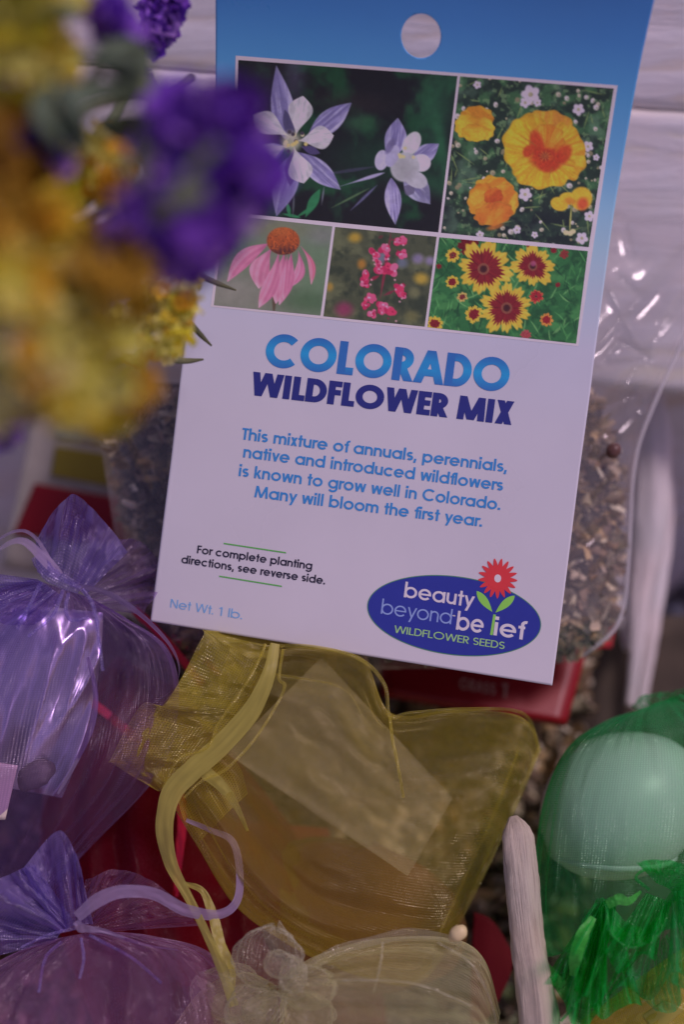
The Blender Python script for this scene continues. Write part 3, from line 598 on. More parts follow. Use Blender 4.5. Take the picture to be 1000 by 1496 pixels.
def paint_coreopsis(X, Y):
    C = seen(X, (42, 92, 58)); over(C, smooth(.45, .7, fbm(X / 10, Y / 10, 201)) * .8, (30, 66, 46)); over(C, smooth(.55, .75, fbm(X / 18, Y / 14, 221)) * .6, (70, 128, 76)); rs = np.random.RandomState(3)
    for k in range(240):
        x, y = rs.uniform(622, 862), rs.uniform(345, 505); a = rs.uniform(-2.6, -.4); L = rs.uniform(10, 30); over(C, pet(X, Y, x, y, x + L * math.cos(a), y + L * math.sin(a), 2.2, .5, .7, rs.uniform(-.1, .1))[0] * .75, ((78, 140, 84), (26, 60, 44), (58, 116, 68), (104, 150, 96))[rs.randint(4)])
    def daisy(cx, cy, r, n, inner, y1=(198, 154, 56), rd=(112, 26, 38), ph=0, eye=True):
        x = X - cx; y = Y - cy; a = np.arctan2(y, x) + ph; q = np.hypot(x, y) / r; sec = a / (2 * math.pi) * n; f = np.abs(sec - np.floor(sec) - .5) * 2; rnd = _h(np.floor(sec).astype(np.int64) % n, np.zeros_like(sec, dtype=np.int64), int(cx * 7 + cy)); edge = (.86 + .2 * rnd) * (1 - .30 * f ** 2.4) + .05 * np.sin(sec * 2 * math.pi * 3)
        m = 1 - smooth(edge - .05, edge + .05, q); over(C, m, y1); over(C, m * smooth(.82, 1, f) * .5, (150, 108, 36)); over(C, m * smooth(.5, .7, fbm(a * 12 + 40, q * 2, int(cx))) * .3, (214, 182, 84))
        over(C, m * smooth(.5, .9, np.abs(np.sin(sec * math.pi * 3))) * .22, (170, 126, 40)); ie = inner * (.85 + .25 * rnd) * (1 - .2 * f ** 1.5 + .10 * np.sin(sec * 2 * math.pi * 4 + 1)); mi = m * (1 - smooth(ie - .05, ie + .05, q)); over(C, mi, rd); over(C, mi * smooth(.8, 1, f) * .6, (72, 16, 30)); over(C, mi * smooth(.5, .7, fbm(a * 14 + 70, q * 2, int(cy))) * .4, (146, 36, 44))
        if eye: over(C, 1 - smooth(.17, .22, q), (70, 30, 36)); over(C, (1 - smooth(.03, .05, np.abs(q - .17))) * .7, (140, 78, 66)); over(C, (1 - smooth(.05, .1, q)) * .6, (50, 24, 34))
    daisy(686, 359, 16, 7, 1.1, (120, 30, 38), (90, 20, 30), 0, False); daisy(662, 373, 11, 7, .5); daisy(642, 389, 4, 6, 1.1, (130, 34, 44), eye=False); daisy(777, 357, 9, 7, .9, eye=False); daisy(825, 371, 7, 6, 1.1, (134, 60, 52), (120, 44, 46), 0, False); daisy(810, 366, 5, 6, 1.1, (122, 40, 44), eye=False)
    daisy(661, 412, 10, 8, .62, eye=False, ph=.3); daisy(676, 434, 8, 7, .55, (170, 140, 90), (104, 40, 46), .2, False); daisy(636, 473, 12, 9, .6, ph=.5, eye=False); daisy(693, 459, 14, 8, .62, ph=.2, eye=False); daisy(784, 433, 10.5, 9, .8, (186, 66, 58), (150, 30, 46), 0); daisy(799, 467, 10, 9, .62, (200, 110, 56), (136, 30, 42), .2, False); daisy(816, 416, 4, 6, 1.1, (96, 40, 44), eye=False); daisy(769, 489, 8, 9, 1.1, (176, 72, 84), (150, 60, 72), 0, False)
    daisy(779, 389, 32, 8, .62, ph=.4); daisy(707, 393, 41, 8, .66, ph=.15); daisy(741, 450, 40, 10, .66, ph=.6); over(C, ell(X, Y, 780, 385, 4, 4, 0, .4) * .8, (150, 62, 110))
    noisec(C, X, Y, .07, 3, 231); return C
QUADS = [('columbine', [(348.6, 87.6), (669, 111.2), (641, 339.4), (326.5, 309.3)], paint_columbine), ('poppies', [(673, 111.6), (897.6, 129.4), (861, 361), (645, 340)], paint_poppies), ('cone', [(325.8, 314), (486, 330.8), (468.5, 461), (312, 445.8)], paint_coneflower),
         ('pink', [(490, 331.5), (638.6, 345.8), (621, 477.2), (472.8, 462)], paint_pinkspray), ('coreopsis', [(642.6, 346.6), (859.8, 366.8), (842.6, 502), (625, 478)], paint_coreopsis)]
LBL = {'columbine': 'printed photo of two violet and white columbine flowers', 'poppies': 'printed photo of yellow and orange poppies', 'cone': 'printed photo of a drooping pink coneflower', 'pink': 'printed photo of a pink flower spike', 'coreopsis': 'printed photo of yellow and dark red daisies'}
def quadgrid(q, step):
    q = np.array(q, float); nu = int(np.hypot(*(q[3] - q[0])) / step) + 2; nv = int(np.hypot(*(q[1] - q[0])) / step) + 2
    s = np.linspace(0, 1, nv)[None, :, None]; t = np.linspace(0, 1, nu)[:, None, None]
    return (q[0] * (1 - s) + q[1] * s) * (1 - t) + (q[3] * (1 - s) + q[2] * s) * t
fl = [(344.4, 81.2), (341.6, 164), (333, 240), (324.6, 305), (308, 448)]
fr_ = [(903.4, 124.8), (890.5, 209), (878, 292), (868, 358), (845.8, 505.8)]
R_ = [np.linspace(a, b, 60) for a, b in zip(fl, fr_)]
Gf = np.stack([catmull(np.array([r[j] for r in R_]), 50) for j in range(60)], 1)
mb = MB(); mb.add(S(Gf[..., 0], Gf[..., 1], .0006), gridF(50, 60).tolist(), alb((206, 190, 218)))
mb.build('photo_border', INK, card, False)
for nm, q, fn in QUADS:
    G = quadgrid(q, 1.15)
    if nm in ('columbine', 'cone'):          # the left edge bends with the card
        lft = np.array([(344.4, 81.2), (341.6, 164), (333, 240), (324.6, 305), (308, 448)])
        xl = np.interp(G[:, 0, 1], catmull(lft, 60)[:, 1], catmull(lft, 60)[:, 0]) + 4.2
        f = np.linspace(1, 0, G.shape[1])[None]; G[..., 0] += (xl - G[:, 0, 0])[:, None] * f
    c = fn(G[..., 0], G[..., 1]); c = c * .86 + (c.mean(-1, keepdims=True) * .07) + 3; c = np.clip(c, 2, 235)
    o = obj('printed_photo', S(G[..., 0], G[..., 1], .0011).reshape(-1, 3), gridF(*G.shape[:2]), INK, card, col=alb(c).reshape(-1, 3))
    o['label'] = LBL[nm]
# ================================================================ setting: table top, whitewashed boards, basket wood
def whitewash(name, c=(0.62, 0.55, 0.55), dark=(0.36, 0.30, 0.28), grain=1.0, axis=0, worn=0.35, uv=False):
    """brushed white paint over grained wood; grain runs along one axis"""
    m, n, l = newmat(name)
    out = node(n, 'ShaderNodeOutputMaterial'); b = node(n, 'ShaderNodeBsdfPrincipled'); tc = node(n, 'ShaderNodeTexCoord')
    mp = node(n, 'ShaderNodeMapping'); st = [9.0, 9.0, 9.0]; st[axis] = 0.55; mp.inputs[3].default_value = [q * grain for q in st]
    l.new(tc.outputs['UV' if uv else 'Object'], mp.inputs[0])
    nz = node(n, 'ShaderNodeTexNoise'); nz.inputs['Scale'].default_value = 1.6; nz.inputs['Detail'].default_value = 8; nz.inputs['Roughness'].default_value = .65; nz.inputs['Distortion'].default_value = .4
    l.new(mp.outputs[0], nz.inputs['Vector'])
    n2 = node(n, 'ShaderNodeTexNoise'); n2.inputs['Scale'].default_value = 2.2; n2.inputs['Detail'].default_value = 5; l.new(tc.outputs['Object'], n2.inputs['Vector'])
    cr = node(n, 'ShaderNodeValToRGB'); e = cr.color_ramp.elements
    e[0].position = .30; e[0].color = rgba(dark); e[1].position = .62; e[1].color = rgba(c)
    x = cr.color_ramp.elements.new(.45); x.color = rgba(np.array(c) * .80 + np.array(dark) * .12)
    l.new(nz.outputs[0], cr.inputs[0])
    mx = node(n, 'ShaderNodeMix', data_type='RGBA'); mx.inputs[7].default_value = rgba(np.array(c) * np.array((1.12, .98, .94)))
    mr = node(n, 'ShaderNodeMapRange'); mr.inputs[1].default_value = .4; mr.inputs[2].default_value = .7; mr.inputs[4].default_value = 1 - worn
    l.new(n2.outputs[0], mr.inputs[0]); l.new(mr.outputs[0], mx.inputs[0]); l.new(cr.outputs[0], mx.inputs[6]); l.new(mx.outputs[2], b.inputs['Base Color'])
    b.inputs['Roughness'].default_value = .6
    bp = node(n, 'ShaderNodeBump'); bp.inputs['Strength'].default_value = .5; bp.inputs['Distance'].default_value = .03; l.new(nz.outputs[0], bp.inputs['Height']); l.new(bp.outputs[0], b.inputs['Normal'])
    l.new(b.outputs[0], out.inputs[0]); return m
WW = whitewash('whitewashed_pine', c=alb((212, 188, 194), hi=.9), dark=alb((160, 134, 138)))
WD = whitewash('whitewashed_branch', c=alb((150, 130, 138)), dark=alb((84, 62, 62)), axis=1, worn=.4, uv=True)
WS = whitewash('whitewashed_stave', c=alb((214, 198, 216), hi=.88), dark=alb((160, 140, 150)), axis=1, worn=.3, uv=True)

# table top
TBL = whitewash('table_boards', c=alb((120, 104, 108)), dark=alb((70, 56, 56)))
Vt = []; q = 30.0
tb = obj('tabletop', [(-q, -q, -1.2), (q, -q, -1.2), (q, q, -1.2), (-q, q, -1.2)], [(0, 1, 2, 3)], TBL, smooth_=False); tag(tb, kind='structure')

# crate side: horizontal boards sloping back behind the bag
YAW = rad(8.3); LEAN = rad(34)
CR0 = P(500, 122, 5.2)
EX = np.array([math.cos(YAW), -math.sin(YAW), 0]); EB = np.array([math.sin(YAW), math.cos(YAW), 0])
EU = np.array([0, 0, math.cos(LEAN)]) + EB * math.sin(LEAN); EN = EB * math.cos(LEAN) - np.array([0, 0, math.sin(LEAN)])
def crate_pt(x, y, z):
    x, y, z = np.broadcast_arrays(np.asarray(x, float), np.asarray(y, float), np.asarray(z, float))
    return CR0 + x[..., None] * EX + y[..., None] * EN + z[..., None] * EU
crate = thing('wooden_crate', crate_pt(0, 0.2, -3.5), 'whitewashed crate of wide horizontal boards standing behind the seed bag', 'crate')
WP2 = whitewash('whitewashed_pine_smooth', c=alb((214, 192, 200), hi=.9), dark=alb((178, 152, 156)), worn=.25)
def board(z0, z1, thick, seed, y0=0.0, m=None, grooves=0.0):
    """one sawn board with a wavering, chipped edge"""
    nx = 200; x = np.linspace(-5, 5, nx)
    ring = [(0.0, f) for f in np.linspace(.03, .97, 40)] + [(.006, .985), (.03, 1.0), (thick, 1.0), (thick, .5), (thick, 0.0), (.03, 0.0), (.006, .015)]
    V = np.zeros((nx, len(ring), 3)); h = z1 - z0
    for k, (yy, f) in enumerate(ring):
        e = (f > .9); zz = z0 + f * h + (fbm(x * 1.4, x * 0 + k * .05, seed, 4) - .5) * .03 * e - .22 * np.clip(fbm(x * 2.6, x * 0, seed + 5, 3) - .60, 0, 1) * e
        dep = yy + y0 + .01 * (fbm(x * .6, x * 0 + f * 3, seed + 9, 3) - .5) + grooves * (fbm(x * .35, x * 0 + f * h * 9, seed + 2, 3) - .5)
        V[:, k] = crate_pt(x, dep, zz)
    F = gridF(nx, len(ring), True).tolist(); F.append(list(range(len(ring)))); F.append([(nx - 1) * len(ring) + k for k in range(len(ring))][::-1])
    return obj('board', V.reshape(-1, 3), F, m or WW, crate)
board(.001, 1.3, .12, 3, 0.004, None, .05); board(-1.02, -.004, .12, 11, 0, WP2, .012); board(-3.6, -1.04, .12, 23, .75, None, .03)
bx = []
for z0, z1, y0, y1 in ((-3.6, 1.3, .16, .20),):
    V = [crate_pt(a, b, z) for a, b, z in ((-5, y0, -1.0), (5, y0, -1.0), (5, y0, z1), (-5, y0, z1), (-5, y1, -1.0), (5, y1, -1.0), (5, y1, z1), (-5, y1, z1))]
    obj('back_panel', np.array(V), [(0, 1, 2, 3), (7, 6, 5, 4), (0, 4, 5, 1), (3, 2, 6, 7), (0, 3, 7, 4), (1, 5, 6, 2)], solid('crate_panel', alb((100, 80, 84)), c2=alb((150, 128, 134))), crate, smooth_=False)

# rough whitewashed branch in front of the green bag
def branch(name, path, radii, label, cat, seed, nu=90, ns=28, flat=.7, group=None, m=None):
    G = catmull(path, nu); C = P(G[:, 0], G[:, 1], G[:, 2]); T = np.gradient(C, axis=0); T /= np.linalg.norm(T, axis=1)[:, None]
    view = C - np.array([0, 0, HC]); A = np.cross(T, view); A /= np.linalg.norm(A, axis=1)[:, None]; B = np.cross(T, A)
    R = np.interp(np.linspace(0, 1, nu), np.linspace(0, 1, len(radii)), radii); th = np.arange(ns) / ns * 2 * np.pi
    u = np.linspace(0, 8, nu)[:, None]; ridge = 1 + .35 * (fbm(np.cos(th)[None] * 1.6 + 3, np.sin(th)[None] * 1.6 + u * .35, seed, 4) - .5) + .45 * (fbm(np.cos(th)[None] * 4 + 3, np.sin(th)[None] * 4 + u * .9, seed + 4, 4) - .5)
    w = R[:, None] * ridge
    V = C[:, None] + (w * np.cos(th))[..., None] * A[:, None] + (w * flat * np.sin(th))[..., None] * B[:, None]
    F = gridF(nu, ns, True).tolist(); F.append(list(range(ns))[::-1]); F.append([(nu - 1) * ns + k for k in range(ns)])
    UV = np.stack(np.broadcast_arrays(th[None] * .75 + 0 * u, u * .6), -1).reshape(-1, 2)
    return tag(obj(name, V.reshape(-1, 3), F, m or WD, uv=UV), label, cat, group)
branch('branch', [(750, 1194, 4.62), (756, 1222, 4.58), (763, 1290, 4.54), (772, 1370, 4.50), (784, 1450, 4.46), (797, 1580, 4.42)], [.016, .052, .054, .052, .054, .060], 'rough whitewashed branch standing between the yellow bag and the green bag', 'branch', 3)
# blurred basket frame behind the bag, at the right
bk = thing('basket', P(925, 1040, 5.85), 'whitewashed basket frame of split wood behind the right edge of the seed bag', 'basket')
def stave(path, radii, seed, flat=.6):
    o = branch('stave', path, radii, None, None, seed, flat=flat, m=WS); V = o.location.copy(); o.parent = bk; o.location = V - bk.location; return o
stave([(948, 578, 5.67), (952, 640, 5.67), (948, 760, 5.67), (936, 860, 5.67), (930, 960, 5.62), (921, 1030, 5.62)], [0.057, 0.072, 0.070, 0.041, 0.023, 0.018], 31)
stave([(944, 775, 5.72), (918, 790, 5.72), (898, 812, 5.72), (882, 826, 5.72)], [0.041, 0.049, 0.045, 0.041], 35)
stave([(970, 700, 5.77), (966, 800, 5.77), (954, 900, 5.72), (944, 975, 5.72), (934, 1035, 5.72)], [0.041, 0.041, 0.034, 0.028, 0.025], 37)
stave([(898, 880, 5.72), (911, 890, 5.72), (924, 915, 5.70), (922, 950, 5.67)], [0.041, 0.070, 0.061, 0.025], 41)
stave([(926, 560, 5.92), (916, 650, 5.92), (908, 760, 5.92), (891, 900, 5.92)], [0.049, 0.057, 0.057, 0.041], 43)

# woven lavender-grey cloth beyond the basket
def tweed():
    m, n, l = newmat('tweed'); out = node(n, 'ShaderNodeOutputMaterial'); b = node(n, 'ShaderNodeBsdfPrincipled'); tc = node(n, 'ShaderNodeTexCoord')
    br = node(n, 'ShaderNodeTexVoronoi'); br.inputs['Scale'].default_value = 11; br.inputs['Randomness'].default_value = .8; l.new(tc.outputs['UV'], br.inputs['Vector'])
    cr = node(n, 'ShaderNodeValToRGB'); cr.color_ramp.elements[0].color = rgba(alb((150, 142, 186))); cr.color_ramp.elements[1].color = rgba(alb((66, 58, 74))); cr.color_ramp.elements[1].position = .62
    l.new(br.outputs['Distance'], cr.inputs[0]); l.new(cr.outputs[0], b.inputs['Base Color']); b.inputs['Roughness'].default_value = .9
    bp = node(n, 'ShaderNodeBump'); bp.inputs['Strength'].default_value = 1; bp.inputs['Distance'].default_value = -.06; l.new(br.outputs['Distance'], bp.inputs['Height']); l.new(bp.outputs[0], b.inputs['Normal']); l.new(b.outputs[0], out.inputs[0]); return m
G = loft([[(955, 690, 6.5), (1050, 660, 6.4), (1250, 640, 6.4)], [(950, 850, 6.45), (1050, 840, 6.3), (1250, 800, 6.3)], [(940, 1000, 6.3), (1050, 990, 6.1), (1250, 950, 6.1)], [(930, 1160, 6.1), (1050, 1150, 5.9), (1250, 1100, 5.9)]], 40, 40)
G[..., 2] += .06 * (fbm(G[..., 0] / 40, G[..., 1] / 60, 3) - .5)
cl = sheet('woven_cloth', G, tweed()); tag(cl, 'lavender grey woven cloth lying beyond the basket frame', 'cloth')
s_ = cl.modifiers.new('t', 'SOLIDIFY'); s_.thickness = .04
G = loft([[(945, 470, 6.9), (1030, 470, 6.9), (1250, 440, 6.9)], [(945, 560, 6.7), (1030, 560, 6.7), (1250, 540, 6.7)], [(940, 700, 6.56), (1030, 690, 6.56), (1250, 670, 6.56)]], 14, 20)  # dark sheet added in the gap below the boards; its colour is the shade
cl = sheet('dark_gap', G, solid('gap_shade', alb((70, 60, 68)), c2=alb((96, 84, 98)), rough=.9, nscale=5)); tag(cl, 'dark grey sheet standing in for the shaded gap behind the lavender grey woven cloth', 'cloth'); s_ = cl.modifiers.new('t', 'SOLIDIFY'); s_.thickness = .05

# ================================================================ other printed packets behind
PAPER = solid('packet_paper', alb((128, 112, 118)), c2=alb((150, 132, 140)), rough=.5, nscale=6)
RED = solid('red_print', alb((110, 4, 16)), c2=alb((82, 3, 14)), rough=.4, nscale=4, vary=.1)
def card_quad(q, off, n=14):
    """q four corners (px,py,d); returns grid V lifted off towards the lens"""
    q = np.array(q, float); s = np.linspace(0, 1, n)[None, :, None]; t = np.linspace(0, 1, n)[:, None, None]
    G = (q[0] * (1 - s) + q[1] * s) * (1 - t) + (q[3] * (1 - s) + q[2] * s) * t
    b = .05 * np.sin(np.pi * s[..., 0]) * np.sin(np.pi * t[..., 0]); return P(G[..., 0], G[..., 1], G[..., 2] - b * 0 - off)
def slab(name, q, m, parent, off=0, th=.02, n=14):
    o = obj(name, card_quad(q, off, n).reshape(-1, 3), gridF(n, n), m, parent); s = o.modifiers.new('t', 'SOLIDIFY'); s.thickness = th; s.offset = 1; return o
pk = thing('printed_packet', P(90, 800, 5.9), 'white paper packet with an olive picture above a red band, behind the left flowers', 'seed packet')
slab('paper_pouch', [(62, 540, 5.66), (178, 560, 5.66), (196, 860, 5.75), (2, 830, 5.75)], PAPER, pk, 0, .06)
slab('olive_picture', [(80, 652, 5.68), (158, 664, 5.68), (166, 712, 5.70), (74, 695, 5.70)], solid('olive_print', alb((112, 92, 30)), c2=alb((88, 74, 24)), nscale=7), pk, .012, .004)
slab('blue_strip', [(84, 622, 5.68), (152, 634, 5.68), (154, 646, 5.68), (82, 636, 5.68)], solid('blue_print', alb((74, 84, 112)), c2=alb((96, 98, 118)), nscale=7), pk, .012, .004)
slab('red_band', [(50, 706, 5.70), (176, 728, 5.70), (186, 800, 5.72), (18, 780, 5.72)], RED, pk, .012, .004)
rp = thing('red_packet', P(740, 1060, 5.4), 'red paper packet with faint white lettering, half hidden below the wildflower card', 'seed packet')
RQ = [(556, 900, 5.35), (862, 938, 5.35), (829, 1056, 5.2), (560, 1010, 5.2)]
slab('paper_pouch', RQ, RED, rp, 0, .05)
mb = MB()
def rps(X, Y, off): return P(X, Y, 5.245 - off)
letters(mb, 'GRASS', (671, 1006), (724, 1016), 17, .2, lambda q, X, Y: np.broadcast_to(alb((118, 70, 78)), (len(q), 3)), up=(.1, -.99), layer=.02, surf=rps)
letters(mb, '1', (733, 1019), (742, 1021), 22, .3, lambda q, X, Y: np.broadcast_to(alb((118, 70, 78)), (len(q), 3)), up=(.1, -.99), layer=.02, surf=rps)
mb.build('lettering', INK, rp, False)
G = loft([[(866, 948, 5.5), (884, 932, 5.5), (900, 914, 5.5)], [(862, 950, 5.48), (880, 946, 5.48), (893, 946, 5.48)]], 8, 8)
o = sheet('red_tag', G, solid('red_card', alb((150, 26, 44)), c2=alb((130, 18, 36)))); tag(o, 'small red paper corner poking out under the right of the seed bag', 'paper tag'); o.modifiers.new('t', 'SOLIDIFY').thickness = .01

# ================================================================ dried chaff and petals: heaps that nobody could count
CHAFF = solid('dried_chaff', attr=True, rough=.75, vary=.25, nscale=9, spec=.25, trans=.12)
def flakes(Cn, size, seed, pal, flatten=None, squash=.45):
    """curled scraps at world points Cn: a curved 3x3 patch each"""
    rs = np.random.RandomState(seed); n = len(Cn)
    g = np.linspace(-1, 1, 4); a, b = np.meshgrid(g, np.linspace(-1, 1, 3), indexing='ij'); a = a.ravel(); b = b.ravel()
    L = size * rs.uniform(.55, 1.5, n); W = L * rs.uniform(.22, squash, n); cu = rs.uniform(-.9, .9, n); tw = rs.uniform(-.8, .8, n)
    x = L[:, None] * a; taper = 1 - .55 * np.abs(a) ** 1.5; y = W[:, None] * b * taper; z = cu[:, None] * L[:, None] * (a ** 2 - .4) * .6 + W[:, None] * .5 * (b ** 2) + tw[:, None] * W[:, None] * a * b
    Q = rs.randn(n, 4); Q /= np.linalg.norm(Q, axis=1)[:, None]; w_, i, j, k = Q.T
    Rm = np.stack([np.stack([1 - 2 * (j * j + k * k), 2 * (i * j - k * w_), 2 * (i * k + j * w_)], -1), np.stack([2 * (i * j + k * w_), 1 - 2 * (i * i + k * k), 2 * (j * k - i * w_)], -1), np.stack([2 * (i * k - j * w_), 2 * (j * k + i * w_), 1 - 2 * (i * i + j * j)], -1)], 1)
    V = np.einsum('nij,npj->npi', Rm, np.stack([x, y, z], -1)) + np.asarray(Cn)[:, None]
    f = gridF(4, 3); F = (f[None] + np.arange(n)[:, None, None] * 12).reshape(-1, 4)
    c = np.array(pal)[rs.randint(len(pal), size=n)] * rs.uniform(.7, 1.25, n)[:, None]
    return V.reshape(-1, 3), F, np.repeat(c, 12, 0)
BROWN = [alb(c) for c in ((96, 78, 78), (122, 98, 92), (70, 52, 50), (148, 126, 124), (84, 70, 62), (110, 84, 82), (168, 146, 150), (58, 44, 44), (130, 100, 84))]
# loose chaff filling the basket under the bags
rs = np.random.RandomState(5); n = 5200
px = rs.uniform(-60, 860, n); py = rs.uniform(950, 1560, n)
base = 5.62 + .12 * fbm(px / 120, py / 120, 8) - .12 * smooth(1000, 1500, py)
V, F, c = flakes(P(px, py, base + rs.uniform(-.08, .06, n)), .055, 6, BROWN)
o = obj('dried_chaff', V, F, CHAFF, col=c); tag(o, 'brown dried chaff filling the basket under the organza bags', 'chaff', kind='stuff')
G = loft([[(-200, 900, 5.9), (500, 900, 5.9), (1200, 900, 5.9)], [(-200, 1200, 5.78), (500, 1200, 5.78), (1200, 1200, 5.78)], [(-200, 1700, 5.62), (500, 1700, 5.62), (1200, 1700, 5.62)]], 20, 20)
o = sheet('basket_liner', G, solid('dark_liner', alb((46, 36, 38)), c2=alb((66, 52, 52)), rough=.9)); tag(o, 'dark cloth liner under the brown dried chaff', 'liner')
o.modifiers.new('t', 'SOLIDIFY').thickness = .03

# ================================================================ the seed bag behind the card
def interp_edge(tab, y): tab = np.array(tab, float); return np.interp(y, tab[:, 0], tab[:, 1])
SL = [(520, 190), (560, 158), (600, 150), (660, 154), (720, 166), (800, 178), (870, 190), (930, 215), (960, 260)]
SR = [(520, 840), (560, 868), (600, 892), (640, 906), (680, 915), (760, 918), (840, 912), (900, 906), (935, 880), (960, 800)]
rs = np.random.RandomState(21); n = 9000
py = rs.uniform(545, 950, n); s = rs.beta(.6, .6, n); l_, r_ = interp_edge(SL, py), interp_edge(SR, py)
top = 560 + 60 * np.abs(s - .55); py = np.maximum(py, top + rs.uniform(0, 20, n))
px = l_ + 24 + (r_ - l_ - 50) * s
bulge = np.sqrt(np.clip(1 - (2 * s - 1) ** 2, 0, 1))
d = 5.07 - .19 * (1 - np.abs(2 * s - 1) ** 3) + rs.uniform(-.03, .07, n)
V, F, c = flakes(P(px, py, d), .054, 22, [q * 1.25 for q in BROWN] + [alb((150, 124, 126)), alb((104, 78, 76))], squash=.33)
obj('seed_mix', V, F, CHAFF, packet, col=c)['kind'] = 'stuff'
st = []
for y in (560, 580, 620, 700, 800, 900, 945, 955):
    a, b = interp_edge(SL, y) + 14, interp_edge(SR, y) - 14; th = np.linspace(0, 2 * np.pi, 32, endpoint=False); sh = .3 if y in (560, 955) else 1
    st.append(np.stack([(a + b) / 2 + (b - a) / 2 * np.cos(th), y + 0 * th, 5.12 - .12 * np.sin(th) * sh], -1))
G = np.stack(st); V = P(G[..., 0], G[..., 1], G[..., 2]); obj('seed_core', V.reshape(-1, 3), gridF(8, 32, True).tolist() + [list(range(32)), [7 * 32 + k for k in range(32)][::-1]], solid('seed_dark', alb((60, 46, 46)), c2=alb((92, 72, 70)), nscale=14, vary=.4, bump=1, bscale=20), packet)
# dark round seed near the right edge
V, F = tube([(889, 664, 4.90), (894, 661, 4.89), (899, 656, 4.89), (903, 651, 4.90)], [.012, .026, .026, .012], 14, 12); obj('round_seed', V, F, solid('dark_seed', alb((78, 48, 52)), rough=.35, c2=alb((60, 36, 42))), packet)
# clear film: front and back sheets with sharp creases
FILM = film('clear_film', haze=.085, c=alb((190, 170, 186)), rough=.11, bump=.22, bscale=2.2, gloss=1.0)
def crease(X, Y, x0, y0, x1, y1, w, h):
    dx, dy = x1 - x0, y1 - y0; L = math.hypot(dx, dy); t = ((X - x0) * dx + (Y - y0) * dy) / L ** 2; s = ((X - x0) * -dy + (Y - y0) * dx) / L
    return h * np.exp(-np.abs(s) / w) * smooth(-.1, .1, t) * (1 - smooth(.9, 1.1, t))
BLx = [(250, 200), (330, 175), (450, 160), (560, 148), (620, 142), (720, 158), (800, 170), (880, 184), (940, 205), (970, 250)]
BRx = [(250, 1085), (330, 1062), (420, 1032), (500, 998), (540, 978), (590, 956), (640, 936), (690, 925), (760, 922), (840, 918), (900, 910), (945, 880), (970, 820)]
ys = np.linspace(318, 966, 220); xs = np.linspace(0, 1, 300)
l_, r_ = interp_edge(BLx, ys), interp_edge(BRx, ys)
for a in (l_, r_):
    for _ in range(10): a[1:-1] = (a[:-2] + a[1:-1] * 2 + a[2:]) / 4
X = l_[:, None] + (r_ - l_)[:, None] * xs; Y = ys[:, None] + 0 * X + 12 * np.sin(xs * 3)[None]
bl = (1 - np.abs(2 * xs - 1) ** 3)[None] * smooth(318, 560, ys)[:, None] * np.clip((972 - ys) / 60, 0, 1)[:, None] ** .5
dd = 5.03 - .27 * bl
W = .03 * (fbm(X / 100, Y / 100, 50, 2) - .5) + .03 * np.abs(fbm(X / 90, Y / 70, 61, 2) - .5)
for a in ((1005, 355, 872, 508, 5, -.05), (990, 372, 905, 470, 4, -.03), (880, 530, 905, 497, 3, -.05), (905, 495, 952, 524, 3, -.05), (884, 532, 952, 526, 3, -.04), (936, 604, 870, 690, 4, -.012), (915, 745, 850, 800, 5, -.02), (910, 315, 925, 372, 4, -.04), (905, 640, 940, 600, 4, .03), (160, 600, 220, 720, 5, -.012), (905, 860, 880, 780, 5, -.012), (930, 560, 880, 640, 4, -.02), (1000, 430, 915, 560, 4, -.03), (965, 470, 940, 560, 4, .02), (870, 600, 930, 575, 4, -.02), (905, 690, 860, 740, 3, -.015), (912, 800, 866, 840, 3, -.015), (900, 400, 945, 440, 4, -.03), (890, 420, 930, 500, 4, .025)): W = W + crease(X, Y, *a)
film_lim = np.minimum(dd - W * .9, 5.1)
cd = card_d(np.clip(X, 220, 960), np.clip(Y, 0, 1000)); on = (X > 200) & (X < 960)
film_d = np.maximum(film_lim, np.where(on, cd + .05, 0))
sheet('film_front', np.stack([X, Y, film_d], -1), FILM, packet)
Xb, Yb = X[::4, ::4], Y[::4, ::4]
sheet('film_back', np.stack([Xb, Yb, 5.06 + .18 * bl[::4, ::4]], -1), FILM, packet)
V1, F1 = tube(np.stack([r_[::12], ys[::12] + 12 * np.sin(3.0), 5.03 + 0 * ys[::12]], -1), .008, 6, 60); o = obj('film_seam', V1, F1, film('seam_film', haze=.45, c=alb((196, 182, 206)), rough=.2), packet)
